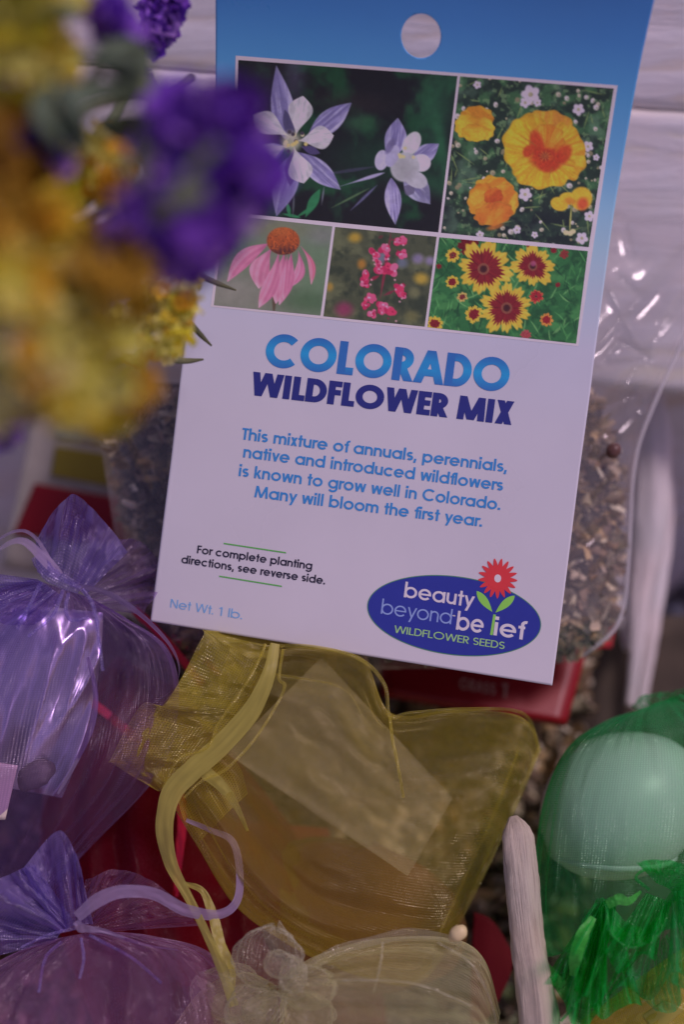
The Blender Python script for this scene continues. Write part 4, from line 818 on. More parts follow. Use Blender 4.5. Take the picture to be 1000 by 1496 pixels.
# ================================================================ organza bags
def pouch(name, stations, m, parent, nu=90, ns=96, folds=9, fold_amp=.05, fade=.5, seed=0, wr=.05, flat=.75, closed=True):
    """closed cloth tube through stations (Lx,Ly,Rx,Ry,d,thick): gathered folds near the first one fade along the bag"""
    st = catmull(np.array(stations, float), nu); th = np.linspace(0, 2 * np.pi, ns, endpoint=False); s = np.linspace(0, 1, nu)[:, None]
    c, sn = np.cos(th)[None], np.sin(th)[None]; cx = np.sign(c) * np.abs(c) ** flat; sy = np.sign(sn) * np.abs(sn) ** flat
    mid = (st[:, None, 0:2] + st[:, None, 2:4]) / 2; half = (st[:, None, 2:4] - st[:, None, 0:2]) / 2
    rs = np.random.RandomState(seed); env = np.exp(-s / fade)
    f = np.zeros((nu, ns))
    for k in range(5): f = f + np.sin(th[None] * rs.randint(folds - 3, folds + 5) + rs.rand() * 6.3 + rs.uniform(-1.5, 1.5) * s) / 2.4
    w = 1.3 * (fbm(np.cos(th)[None] * 2.2 + 7, np.sin(th)[None] * 2.2 + s * 2.6, seed, 3) - .5) * 2 + .7 * (np.abs(fbm(np.cos(th)[None] * 6 + 7 + s * 3, np.sin(th)[None] * 6 + s * 1.4, seed + 31, 3) - .5) * 4 - 1)
    r = 1 + .06 * f * env + .02 * w
    XY = mid + half * (cx * r)[..., None]
    d = st[:, None, 4] - st[:, None, 5] * sy - .6 * fold_amp * f * env * sn - wr * w * (.3 + .7 * np.abs(sn))
    G = np.concatenate([XY, d[..., None]], -1); o = sheet(name, G, m, parent, closed=True); return o
def frill(name, base, rim, m, parent, nu=40, nv=110, waves=7, amp=.06, seed=0, bulge=0.0):
    """ruffled cloth from a gathered base line to a free rim (both lists of px,py,d)"""
    b = catmull(base, nv); r = catmull(rim, nv); t = np.linspace(0, 1, nu)[:, None, None]; v = np.linspace(0, 1, nv)
    G = b[None] * (1 - t) + r[None] * t; rs = np.random.RandomState(seed); ph = rs.rand(4) * 6.3
    w = sum(np.sin(v * 2 * np.pi * (waves * q) + ph[i] + t[..., 0] * rs.uniform(-2, 2)) * a for i, (q, a) in enumerate(((1, 1), (1.7, .6), (.55, .8), (2.9, .3))))
    G[..., 2] += amp * w * (.25 + .75 * t[..., 0]) - bulge * np.sin(np.pi * t[..., 0])
    G[..., 0] += amp * 60 * np.roll(w, nv // (waves * 4), 1) * t[..., 0] * .5
    G[..., 1] += amp * 50 * np.roll(w, nv // (waves * 3), 1) * t[..., 0] * .5
    G[..., 2] += .05 * (fbm(v[None] * 14, t[..., 0] * 3, seed + 3) - .5) + .05 * t[..., 0] * (np.abs(fbm(v[None] * 6, t[..., 0] * 2.5, seed + 6, 3) - .5) * 4 - 1)
    return sheet(name, G, m, parent)
def strap(name, path, width, m, parent, n=80, twist=0.0, ph=0.0, cup=.08):
    """flat satin ribbon along px,py,d with width in pixels; turns over by twist"""
    G = catmull(path, n); T = np.gradient(G[:, :2], axis=0); T /= np.linalg.norm(T, axis=1)[:, None] + 1e-9; N = np.stack([-T[:, 1], T[:, 0]], -1)
    W = np.interp(np.linspace(0, 1, n), np.linspace(0, 1, len(np.atleast_1d(width))), np.atleast_1d(width)); a = ph + twist * np.linspace(0, 1, n)
    v = np.linspace(-.5, .5, 7); out = np.zeros((n, 7, 3))
    for j, q in enumerate(v):
        wob = 1 + .16 * (fbm(np.linspace(0, 9, n), 0 * a + (3 if q > 0 else 8), int(G[0, 0]) % 97, 3) - .5) * 2
        out[:, j, :2] = G[:, :2] + N * (W * q * np.cos(a) * wob)[:, None]; out[:, j, 2] = G[:, 2] + W * q * np.sin(a) / 450 + cup * (q * q - .12) * W / 450 + .012 * (fbm(np.linspace(0, 16, n), 0 * a + q * 3, int(G[0, 1]) % 89, 3) - .5)
    o = sheet(name, out, m, parent); return o
def satin(name, c, alpha=.85):
    """thin soft ribbon: streaked along its length, a little see-through"""
    m, n, l = newmat(name); out = node(n, 'ShaderNodeOutputMaterial'); tc = node(n, 'ShaderNodeTexCoord'); mp = node(n, 'ShaderNodeMapping'); mp.inputs[3].default_value = (60, 3, 1); l.new(tc.outputs['UV'], mp.inputs[0])
    nz = node(n, 'ShaderNodeTexNoise'); nz.inputs['Scale'].default_value = 1.5; nz.inputs['Detail'].default_value = 4; l.new(mp.outputs[0], nz.inputs['Vector'])
    mx = node(n, 'ShaderNodeMix', data_type='RGBA'); mx.inputs[6].default_value = rgba(np.asarray(c) * .6); mx.inputs[7].default_value = rgba(np.clip(np.asarray(c) * 1.25, 0, .95)); l.new(nz.outputs[0], mx.inputs[0])
    b = node(n, 'ShaderNodeBsdfPrincipled'); l.new(mx.outputs[2], b.inputs['Base Color']); b.inputs['Roughness'].default_value = .42; b.inputs['Specular IOR Level'].default_value = .5; b.inputs['Sheen Weight'].default_value = .3
    bp = node(n, 'ShaderNodeBump'); bp.inputs['Strength'].default_value = .4; bp.inputs['Distance'].default_value = .006; l.new(nz.outputs[0], bp.inputs['Height']); l.new(bp.outputs[0], b.inputs['Normal'])
    t = node(n, 'ShaderNodeBsdfTranslucent'); l.new(mx.outputs[2], t.inputs[0]); a = node(n, 'ShaderNodeMixShader'); a.inputs[0].default_value = .35; l.new(b.outputs[0], a.inputs[1]); l.new(t.outputs[0], a.inputs[2])
    tr = node(n, 'ShaderNodeBsdfTransparent'); q = node(n, 'ShaderNodeMixShader'); q.inputs[0].default_value = alpha; l.new(tr.outputs[0], q.inputs[1]); l.new(a.outputs[0], q.inputs[2]); l.new(q.outputs[0], out.inputs[0]); return m
def thread(mb_path, r, m, parent, name='seam_thread'):
    """a narrow rolled hem of the same cloth along an edge"""
    return strap('hem', mb_path, r * 950, m, parent, n=70, twist=.8, ph=-.2, cup=.5)

YEL = organza('yellow_organza', alb((146, 122, 50)), cover=.19, sheen=.34, edge=.6, tint=.24)
YELF = organza('yellow_organza_double', alb((164, 140, 62)), cover=.34, sheen=.34, edge=.45, tint=.4)
YSAT = satin('yellow_satin', alb((150, 130, 74)), .82)
YTH = YELF
# ---- yellow bag in the middle
yb = thing('organza_bag', P(520, 1300, 5.0), 'wide yellow organza bag lying below the card, ruffled mouth at its left', 'gift bag', 'organza gift bags')
pouch('pouch', [(402, 950, 250, 1158, 4.66, .07), (455, 946, 292, 1236, 4.66, .15), (530, 962, 345, 1318, 4.68, .20), (572, 1042, 430, 1384, 4.70, .22), (664, 1036, 520, 1425, 4.72, .20), (752, 1040, 600, 1440, 4.76, .14), (781, 1062, 640, 1410, 4.80, .07), (789, 1094, 660, 1368, 4.82, .03)], YEL, yb, nu=130, ns=140, folds=8, fold_amp=.045, fade=.25, seed=3, wr=.030)
frill('frill', [(404, 950, 4.60), (372, 1010, 4.57), (322, 1080, 4.57), (252, 1156, 4.60)], [(430, 938, 4.66), (306, 920, 4.62), (296, 930, 4.6), (264, 996, 4.55), (238, 1032, 4.55), (206, 1030, 4.55), (162, 1106, 4.58), (166, 1116, 4.59), (230, 1156, 4.62)], YELF, yb, waves=2, amp=.025, seed=5)
frill('frill', [(404, 950, 4.70), (372, 1010, 4.69), (322, 1080, 4.69), (252, 1156, 4.70)], [(400, 915, 4.80), (312, 935, 4.80), (250, 1012, 4.76), (232, 1040, 4.72), (178, 1096, 4.72), (236, 1150, 4.72)], YELF, yb, waves=2, amp=.025, seed=9)
G = loft([[(322, 1094, 4.60), (285, 1110, 4.59), (258, 1160, 4.60)], [(350, 1120, 4.6), (312, 1160, 4.58), (268, 1196, 4.6)], [(362, 1160, 4.62), (330, 1190, 4.6), (290, 1232, 4.62)]], 24, 30); G[..., 2] += .03 * np.sin(np.linspace(0, 9, 30))[None]; sheet('frill', G, YELF, yb)
strap('ribbon', [(402, 940, 4.55), (392, 985, 4.50), (366, 1040, 4.50), (322, 1090, 4.50), (280, 1126, 4.50), (250, 1160, 4.50), (240, 1210, 4.50), (250, 1262, 4.52), (276, 1312, 4.50), (300, 1360, 4.47), (322, 1408, 4.44), (342, 1470, 4.42)], [13, 20, 28, 30, 30, 30, 25, 20, 13, 12, 17, 15], YSAT, yb, n=140, twist=.5, ph=-.1)
strap('ribbon', [(268, 1290, 4.54), (296, 1302, 4.52), (312, 1340, 4.50), (322, 1380, 4.47), (338, 1412, 4.45), (340, 1450, 4.44)], [6, 10, 15, 18, 14, 10], YSAT, yb, n=70, twist=-.8)
strap('ribbon', [(300, 1128, 4.53), (326, 1150, 4.53), (346, 1180, 4.54), (362, 1214, 4.58)], [20, 16, 10, 4], YSAT, yb, n=40, twist=.4)
for pth in ([(414, 948, 4.53), (408, 990, 4.48), (416, 1002, 4.47), (404, 1030, 4.47), (372, 1080, 4.47), (330, 1124, 4.48), (296, 1140, 4.49), (268, 1166, 4.5)], [(388, 940, 4.53), (378, 966, 4.5), (352, 1010, 4.5), (320, 1056, 4.5), (302, 1092, 4.5), (262, 1108, 4.5), (238, 1150, 4.52)]): thread(pth, .0045, YTH, yb)
thread([(404, 944, 4.62), (460, 945, 4.56), (525, 962, 4.55), (562, 1000, 4.57), (570, 1046, 4.6), (600, 1042, 4.6), (680, 1036, 4.62), (764, 1042, 4.72), (788, 1092, 4.8)], .006, YTH, yb)
thread([(570, 1046, 4.58), (574, 1080, 4.52), (584, 1130, 4.5), (590, 1165, 4.5)], .005, YTH, yb)
thread([(789, 1092, 4.81), (752, 1180, 4.82), (700, 1290, 4.82), (655, 1378, 4.82)], .007, YTH, yb)
thread([(758, 1096, 4.78), (722, 1190, 4.74), (672, 1300, 4.74), (630, 1390, 4.76)], .004, YTH, yb)
# what is in it
WP = film('white_poly', haze=.20, c=alb((150, 132, 136)), rough=.4, bump=.2, gloss=.3)
wp = thing('poly_packet', P(470, 1130, 4.72), 'milky white plastic packet showing through the wide yellow organza bag', 'packet')
def pillow(name, q, th, m, parent, n=40, seed=0, wr=.02):
    q = np.array(q, float); s = np.linspace(0, 1, n)[None, :]; t = np.linspace(0, 1, n)[:, None]
    G = (q[0] * (1 - s[..., None]) + q[1] * s[..., None]) * (1 - t[..., None]) + (q[3] * (1 - s[..., None]) + q[2] * s[..., None]) * t[..., None]
    b = (np.sin(np.pi * s) * np.sin(np.pi * t)) ** .5 * th; w = wr * (np.abs(fbm(s * 5 + 2, t * 5, seed) - .5) * 4 - 1) * np.sin(np.pi * s) ** .3 * np.sin(np.pi * t) ** .3
    A = G.copy(); A[..., 2] -= b + w; Bk = G.copy(); Bk[..., 2] += b
    V = np.concatenate([P(A[..., 0], A[..., 1], A[..., 2]).reshape(-1, 3), P(Bk[..., 0], Bk[..., 1], Bk[..., 2]).reshape(-1, 3)]); f = gridF(n, n); return obj(name, V, np.concatenate([f, f[:, ::-1] + n * n]), m, parent)
pillow('pouch', [(470, 960, 4.66), (662, 1166, 4.68), (596, 1280, 4.68), (330, 1100, 4.66)], .04, WP, wp, seed=3, wr=.03)
nu, nv = 50, 80; u = np.linspace(.02, np.pi - .02, nu)[:, None]; v = np.linspace(0, 2 * np.pi, nv, endpoint=False)[None]
w = 1 + .16 * (fbm(np.cos(v) * 2 + 5, np.sin(v) * 2 + u * 1.5, 7, 4) - .5) * 2
x = np.sin(u) * np.cos(v) * w; y = -np.cos(u) * w + 0 * v; z = np.sin(u) * np.sin(v) * w
G = np.stack([516 + 178 * x * .93 - 84 * y * .3, 1336 + 178 * x * .28 + 100 * y, 4.92 - .05 * z], -1)
op = sheet('seed_sachet', G, solid('amber_paper', alb((96, 54, 30)), c2=alb((64, 40, 26)), nscale=5, rough=.7, vary=.3, bump=.5, bscale=12), None, closed=True); tag(op, 'amber brown sachet in the bottom of the wide yellow bag', 'sachet')

# ---- purple bag at the upper left
PUR = organza('purple_organza', alb((122, 90, 148)), cover=.15, sheen=.46, edge=.55, tint=.5)
PURF = organza('purple_organza_double', alb((130, 104, 186)), cover=.38, sheen=.5, edge=.4, tint=.5)
LAV = satin('lavender_satin', alb((136, 108, 160)), .68)
VTH = PURF
pb = thing('organza_bag', P(60, 1250, 5.0), 'violet organza bag at the upper left holding a shiny silver packet', 'gift bag', 'organza gift bags')
pouch('pouch', [(48, 846, 128, 872, 4.62, .05), (-20, 868, 186, 905, 4.64, .14), (-120, 930, 246, 950, 4.68, .24), (-190, 1050, 262, 1035, 4.72, .30), (-200, 1170, 232, 1130, 4.76, .28), (-150, 1290, 130, 1240, 4.82, .18), (-110, 1370, 60, 1310, 4.86, .05)], PUR, pb, nu=160, ns=190, folds=11, fold_amp=.06, fade=.35, seed=13, wr=.06)
frill('frill', [(54, 836, 4.58), (90, 850, 4.55), (128, 866, 4.58)], [(52, 790, 4.60), (98, 724, 4.58), (140, 748, 4.56), (186, 806, 4.62)], PURF, pb, waves=3, amp=.035, seed=15)
frill('frill', [(100, 856, 4.62), (122, 868, 4.6), (138, 888, 4.62)], [(136, 790, 4.72), (200, 790, 4.74), (236, 836, 4.74), (212, 900, 4.72)], PUR, pb, waves=3, amp=.05, seed=19)
frill('frill', [(54, 846, 4.58), (70, 856, 4.56), (92, 872, 4.58)], [(-60, 830, 4.58), (-50, 880, 4.52), (0, 910, 4.52), (50, 915, 4.55)], PURF, pb, waves=3, amp=.035, seed=23)
strap('ribbon', [(86, 842, 4.50), (60, 812, 4.47), (30, 790, 4.45), (-5, 806, 4.46), (-40, 850, 4.5)], [20, 22, 22, 22, 22], LAV, pb, twist=1.2, ph=.5)
strap('ribbon', [(84, 838, 4.49), (52, 786, 4.53), (22, 776, 4.54), (-20, 800, 4.56), (-60, 830, 4.56)], [8, 10, 10, 10, 10], LAV, pb, twist=.4, ph=.9)
strap('knot_ribbon', [(52, 812, 4.5), (70, 836, 4.47), (92, 850, 4.46), (116, 862, 4.49)], [18, 24, 22, 14], PURF, pb, n=40, twist=.6)
strap('ribbon', [(110, 856, 4.54), (160, 868, 4.55), (210, 902, 4.57), (248, 942, 4.58), (262, 980, 4.6), (246, 1012, 4.62), (200, 1040, 4.64)], [8, 12, 13, 13, 12, 10, 6], LAV, pb, n=90, twist=1.2, ph=.6)
strap('ribbon', [(128, 960, 4.50), (139, 1010, 4.48), (134, 1060, 4.47), (112, 1110, 4.47), (84, 1160, 4.48)], [5, 9, 11, 11, 8], LAV, pb, n=60, twist=.9, ph=.2)
for pth in ([(60, 850, 4.52), (40, 890, 4.47), (24, 920, 4.45)], [(92, 862, 4.5), (76, 900, 4.46), (40, 930, 4.44)], [(100, 866, 4.5), (96, 890, 4.46), (104, 906, 4.45), (130, 902, 4.47)], [(120, 860, 4.52), (138, 892, 4.46), (150, 980, 4.44)]): thread(pth, .006, VTH, pb)
CEL = solid('silver_film', alb((196, 192, 214)), c2=alb((140, 134, 160)), rough=.30, nscale=2.5, vary=.1, spec=.9, bump=.25, bscale=3)
[q for q in CEL.node_tree.nodes if q.type == 'BSDF_PRINCIPLED'][0].inputs['Metallic'].default_value = .75
cp_ = thing('silver_packet', P(20, 1100, 4.8), 'crinkled shiny silver plastic packet inside the upper left violet bag', 'packet')
n = 90; s = np.linspace(0, 1, n)[None]; t = np.linspace(0, 1, n)[:, None]
Lx = -120 + 40 * t; Rx = 150 - 60 * t ** 2; X = Lx + (Rx - Lx) * s; Y = 880 + 270 * t + 30 * (s - .5)
D = 4.72 - .12 * (np.sin(np.pi * s) * np.sin(np.pi * np.clip(t * 1.0, 0, 1))) ** .6 + .075 * (np.abs(fbm(s * 5.5 + t * 1.4, t * 1.3, 5, 2) - .5) * 4 - 1) + .015 * (fbm(s * 14, t * 5, 9) - .5)
sheet('pouch', np.stack([X, Y, D], -1), CEL, cp_)
sheet('back_sheet', np.stack([X, Y, 4.80 + 0 * X], -1), solid('silver_paper', alb((128, 118, 156)), c2=alb((100, 94, 128)), rough=.35, nscale=3), cp_)
lb = obj('folded_insert', card_quad([(-60, 1104, 4.53), (26, 1118, 4.53), (8, 1196, 4.56), (-60, 1200, 4.56)], 0).reshape(-1, 3), gridF(14, 14), solid('pink_paper', alb((168, 140, 152)), rough=.6)); tag(lb, 'pale pink paper insert below the shiny plastic in the upper left violet bag', 'paper insert'); lb.modifiers.new('t', 'SOLIDIFY').thickness = .008
V, F = tube([(34, 1150, 4.64), (44, 1136, 4.61), (62, 1126, 4.6), (78, 1122, 4.62)], [.018, .045, .045, .018], 16, 16); o = obj('dark_hole_shape', V, F, solid('hollow', alb((66, 54, 64)), c2=alb((92, 78, 86)), rough=.6)); tag(o, 'small dark shape standing in for the hole below the shiny plastic in the upper left violet bag', 'dark hole')  # added dark blob standing in for a hole, its darkness put into the colour

# ---- purple bag at the lower left
PUR2 = organza('violet_organza', alb((136, 96, 146)), cover=.19, sheen=.46, edge=.5, tint=.5)
pl_ = thing('organza_bag', P(120, 1560, 5.0), 'violet organza bag at the lower left with a pale looped ribbon', 'gift bag', 'organza gift bags')
pouch('pouch', [(78, 1372, 142, 1360, 4.55, .05), (10, 1398, 220, 1368, 4.56, .15), (-70, 1450, 300, 1392, 4.60, .24), (-110, 1540, 345, 1450, 4.64, .28), (-100, 1640, 350, 1560, 4.68, .25), (-60, 1740, 300, 1680, 4.72, .06)], PUR2, pl_, nu=160, ns=190, folds=12, fold_amp=.07, fade=.45, seed=43, wr=.06)
frill('frill', [(82, 1364, 4.52), (110, 1352, 4.5), (136, 1350, 4.52)], [(34, 1270, 4.52), (84, 1212, 4.5), (112, 1250, 4.48), (122, 1286, 4.52)], PURF, pl_, waves=2, amp=.03, seed=45)
frill('frill', [(80, 1376, 4.52), (90, 1362, 4.5), (112, 1352, 4.52)], [(-60, 1410, 4.52), (-50, 1330, 4.48), (10, 1280, 4.48), (50, 1262, 4.5)], PURF, pl_, waves=3, amp=.035, seed=47)
frill('frill', [(112, 1352, 4.56), (128, 1352, 4.55), (142, 1362, 4.56)], [(124, 1284, 4.6), (180, 1270, 4.62), (240, 1300, 4.62), (290, 1352, 4.62)], PUR2, pl_, waves=3, amp=.04, seed=49)
strap('ribbon', [(112, 1340, 4.44), (142, 1316, 4.42), (180, 1302, 4.42), (224, 1306, 4.43), (272, 1330, 4.46), (318, 1336, 4.5), (346, 1316, 4.53), (350, 1270, 4.55), (338, 1228, 4.57), (306, 1212, 4.58), (272, 1198, 4.6)], [16, 20, 20, 20, 18, 16, 14, 14, 15, 14, 12], LAV, pl_, n=140, twist=1.4, ph=-.3)
strap('ribbon', [(110, 1346, 4.45), (120, 1356, 4.43), (150, 1360, 4.44), (210, 1380, 4.47), (260, 1388, 4.5)], [12, 14, 9, 5, 3], LAV, pl_, n=50, twist=1)
for pth in ([(110, 1356, 4.46), (70, 1366, 4.44), (30, 1384, 4.44)], [(130, 1366, 4.46), (190, 1398, 4.4), (236, 1436, 4.38)], [(90, 1376, 4.46), (66, 1400, 4.42), (56, 1450, 4.38)], [(118, 1370, 4.45), (122, 1400, 4.4), (116, 1430, 4.38)]): thread(pth, .005, VTH, pl_)

# ---- crimson bag lying under the others
CRI = organza('crimson_organza', alb((104, 10, 36)), cover=.52, sheen=.06, edge=.35, tint=.75)
cb = thing('organza_bag', P(330, 1450, 5.4), 'dark crimson organza bag lying under the violet and yellow bags', 'gift bag', 'organza gift bags')
pouch('pouch', [(176, 960, 268, 1010, 5.06, .05), (130, 1020, 330, 1090, 5.06, .14), (70, 1150, 420, 1200, 5.08, .22), (70, 1300, 520, 1330, 5.10, .25), (110, 1420, 560, 1460, 5.12, .22), (160, 1560, 560, 1560, 5.14, .05)], CRI, cb, nu=110, ns=130, folds=10, fold_amp=.05, fade=.5, seed=61, wr=.045)
RSAT = solid('red_satin', alb((190, 28, 62)), rough=.4, vary=.1)
strap('ribbon', [(196, 890, 4.98), (232, 925, 4.95), (268, 966, 4.95), (296, 1000, 4.97)], [13, 12, 12, 11], RSAT, cb, n=40)
strap('ribbon', [(250, 930, 5.0), (290, 955, 5.0), (320, 985, 5.0)], [9, 9, 8], RSAT, cb, n=40)
strap('ribbon', [(126, 1018, 4.96), (160, 1046, 4.93), (196, 1076, 4.92), (230, 1096, 4.95)], [10, 12, 12, 9], RSAT, cb, n=40)
strap('ribbon', [(262, 1150, 4.88), (266, 1200, 4.86), (262, 1250, 4.86), (256, 1310, 4.88)], [12, 14, 12, 10], RSAT, cb, n=40, twist=.6)
rc = pillow('crimson_sachet', [(250, 1190, 5.04), (480, 1210, 5.06), (540, 1450, 5.08), (260, 1440, 5.06)], .08, solid('crimson_paper', alb((118, 4, 26)), c2=alb((86, 4, 22)), nscale=2, rough=.6), None, seed=5); tag(rc, 'crimson sachet inside the dark crimson organza bag', 'sachet')
G = loft([[(694, 1332, 5.0), (720, 1345, 4.98), (748, 1392, 5.0)], [(690, 1400, 4.98), (716, 1410, 4.96), (744, 1424, 4.98)], [(690, 1490, 4.98), (706, 1490, 4.96), (722, 1470, 4.98)]], 16, 16); o = sheet('red_cloth', G, solid('dark_red_cloth', alb((110, 4, 28)), c2=alb((84, 4, 22)), rough=.8)); tag(o, 'dark red cloth corner between the pale bag and the branch', 'cloth'); o.modifiers.new('t', 'SOLIDIFY').thickness = .01

# ---- pale green-cream bag at the bottom
PAL = organza('cream_organza', alb((178, 160, 140)), cover=.19, sheen=.22, edge=.55, tint=.25)
PALF = organza('cream_organza_double', alb((206, 202, 158)), cover=.26, sheen=.4, edge=.55, tint=.3)
CTH = PALF
cbg = thing('organza_bag', P(480, 1600, 5.0), 'pale cream green organza bag at the bottom with a rosette of gathered cloth', 'gift bag', 'organza gift bags')
pouch('pouch', [(424, 1420, 408, 1470, 4.50, .05), (470, 1396, 416, 1540, 4.50, .13), (560, 1372, 470, 1620, 4.52, .18), (650, 1372, 560, 1680, 4.55, .19), (706, 1400, 640, 1700, 4.58, .15), (732, 1480, 690, 1690, 4.62, .05)], PAL, cbg, nu=140, ns=170, folds=9, fold_amp=.06, fade=.5, seed=71, wr=.045)
pouch('pouch_side', [(404, 1440, 408, 1480, 4.50, .04), (360, 1420, 390, 1560, 4.52, .10), (300, 1440, 360, 1640, 4.56, .14), (250, 1500, 330, 1700, 4.6, .06)], PAL, cbg, nu=70, ns=110, folds=8, fold_amp=.05, fade=.6, seed=73, wr=.03)
def petal_roll(cx, cy, r0, r1, a0, a1, d0, d1, seed, m=PALF, nv=70, nu=20):
    """a curl of gathered cloth: a strip running round from angle a0 to a1, standing up towards the lens"""
    v = np.linspace(0, 1, nv)[None]; t = np.linspace(0, 1, nu)[:, None]; a = np.radians(a0 + (a1 - a0) * v); R = (r0 + (r1 - r0) * t) * (1 + .10 * np.sin(v * 11 + seed)); d = d0 + (d1 - d0) * t ** 1.4 + .02 * np.sin(v * 9 + seed)
    return sheet('rosette_fold', np.stack([cx + R * np.cos(a), cy + R * np.sin(a) * .8, d + 0 * a], -1), m, cbg)
PALP = organza('cream_organza_loop', alb((208, 208, 160)), cover=.08, sheen=.5, edge=.50, tint=.18)
def puff(cx, cy, rx, ry, dd, rd, seed, rot=0.0):
    """one soft loop of gathered cloth, pinched where it meets the knot"""
    nu, nv = 50, 70; u = np.linspace(0.02, 1, nu)[:, None] * np.pi; v = np.linspace(0, 2 * np.pi, nv, endpoint=False)[None]
    w = 1 + .32 * (fbm(np.cos(v) * 1.3 + 5, np.sin(v) * 1.3 + u * 1.0, seed, 3) - .5) * 2 + .10 * (np.abs(fbm(np.cos(v) * 3 + 5 + u, np.sin(v) * 3, seed + 7, 3) - .5) * 4 - 1)
    x = np.sin(u) * np.cos(v) * w; y = -np.cos(u) * w + 0 * v; z = np.sin(u) * np.sin(v) * w; c_, s_ = math.cos(rot), math.sin(rot)
    G = np.stack([cx + rx * (x * c_ - y * s_), cy + ry * (x * s_ + y * c_), dd - rd * z], -1); return sheet('rosette_fold', G, PALP, cbg, closed=True)
for q in ((394, 1396, 50, 46, 4.44, .10, 1, .2), (448, 1442, 40, 32, 4.42, .09, 2, 1.2), (338, 1452, 58, 42, 4.48, .10, 3, -.9), (420, 1484, 66, 36, 4.44, .09, 4, .3), (412, 1410, 26, 22, 4.36, .06, 5, -.5), (372, 1474, 44, 34, 4.42, .08, 6, .6), (428, 1424, 20, 26, 4.35, .05, 8, .9)): puff(*q)
strap('ribbon', [(440, 1424, 4.42), (484, 1394, 4.41), (540, 1376, 4.41), (600, 1364, 4.42), (650, 1370, 4.45), (672, 1378, 4.48), (660, 1392, 4.5)], [16, 18, 18, 20, 16, 12, 8], PALF, cbg, n=100, twist=.6, ph=.4)
for pth in ([(440, 1440, 4.42), (520, 1432, 4.33), (610, 1438, 4.34), (690, 1470, 4.42)], [(640, 1376, 4.42), (690, 1410, 4.45), (720, 1470, 4.52), (728, 1520, 4.55)], [(560, 1376, 4.4), (556, 1410, 4.35), (546, 1450, 4.34)]): thread(pth, .004, CTH, cbg)
V, F = tube([(658, 1372, 4.42), (666, 1366, 4.41), (674, 1360, 4.41), (678, 1354, 4.42)], [.008, .024, .024, .010], 12, 14); o = obj('wooden_bead', V, F, solid('bead', alb((172, 146, 128)), c2=alb((150, 120, 104)), rough=.5)); tag(o, 'small beige wooden bead at the top edge of the pale bag', 'bead')

# ---- green bag at the right
GRN = organza('green_organza', alb((20, 118, 74)), cover=.18, sheen=.30, edge=.65, tint=.24)
GRNF = organza('green_organza_double', alb((22, 138, 76)), cover=.24, sheen=.36, edge=.5, tint=.6)
GSAT = satin('green_satin', alb((64, 158, 66)), .75)
GTH = GRNF
gb = thing('organza_bag', P(920, 1400, 5.0), 'bright green organza bag stretched over a pale round jar', 'gift bag', 'organza gift bags')
pouch('pouch', [(1000, 1012, 936, 1036, 4.92, .05), (1050, 1030, 880, 1056, 4.86, .18), (1120, 1080, 828, 1094, 4.82, .32), (1160, 1170, 794, 1170, 4.80, .38), (1150, 1260, 781, 1262, 4.78, .36), (1110, 1320, 780, 1340, 4.76, .28), (1060, 1340, 796, 1396, 4.74, .18), (1010, 1330, 850, 1380, 4.68, .08)], GRN, gb, nu=150, ns=170, folds=9, fold_amp=.03, fade=.08, seed=83, wr=.04)
frill('frill', [(990, 1024, 4.9), (965, 1030, 4.9), (940, 1040, 4.9)], [(1060, 990, 4.95), (990, 1008, 4.95), (950, 1014, 4.97), (920, 1030, 4.95)], GRN, gb, waves=2, amp=.04, seed=85)
frill('frill', [(868, 1322, 4.55), (876, 1312, 4.52), (900, 1318, 4.54)], [(800, 1420, 4.50), (826, 1470, 4.44), (850, 1510, 4.42), (884, 1450, 4.42), (888, 1360, 4.46)], GRNF, gb, waves=4, amp=.05, seed=87)
frill('frill', [(880, 1318, 4.5), (890, 1312, 4.5), (904, 1312, 4.5)], [(842, 1380, 4.42), (840, 1440, 4.40), (862, 1450, 4.38), (886, 1380, 4.4)], GRNF, gb, waves=3, amp=.05, seed=88)
G = loft([[(880, 1310, 4.5), (900, 1330, 4.46), (920, 1350, 4.45), (950, 1352, 4.46), (976, 1310, 4.48), (1000, 1280, 4.5)], [(888, 1330, 4.44), (896, 1368, 4.41), (926, 1384, 4.4), (964, 1366, 4.42), (980, 1326, 4.46), (1020, 1290, 4.5)], [(890, 1330, 4.5), (905, 1352, 4.5), (928, 1366, 4.5), (955, 1356, 4.5), (972, 1322, 4.52), (1010, 1290, 4.55)]], 26, 70); G[..., 2] += .02 * np.sin(np.linspace(0, 26, 70))[None]; sheet('frill', G, GRNF, gb)
frill('frill', [(930, 1390, 4.54), (952, 1388, 4.52), (980, 1360, 4.54)], [(872, 1480, 4.52), (910, 1440, 4.46), (960, 1476, 4.44), (994, 1470, 4.46), (992, 1400, 4.5)], GRN, gb, waves=3, amp=.04, seed=91)
frill('frill', [(960, 1290, 4.5), (980, 1300, 4.5), (990, 1320, 4.5)], [(930, 1260, 4.46), (1000, 1262, 4.4), (1060, 1330, 4.42), (1010, 1420, 4.46)], GRNF, gb, waves=4, amp=.05, seed=93)
rs = np.random.RandomState(77)
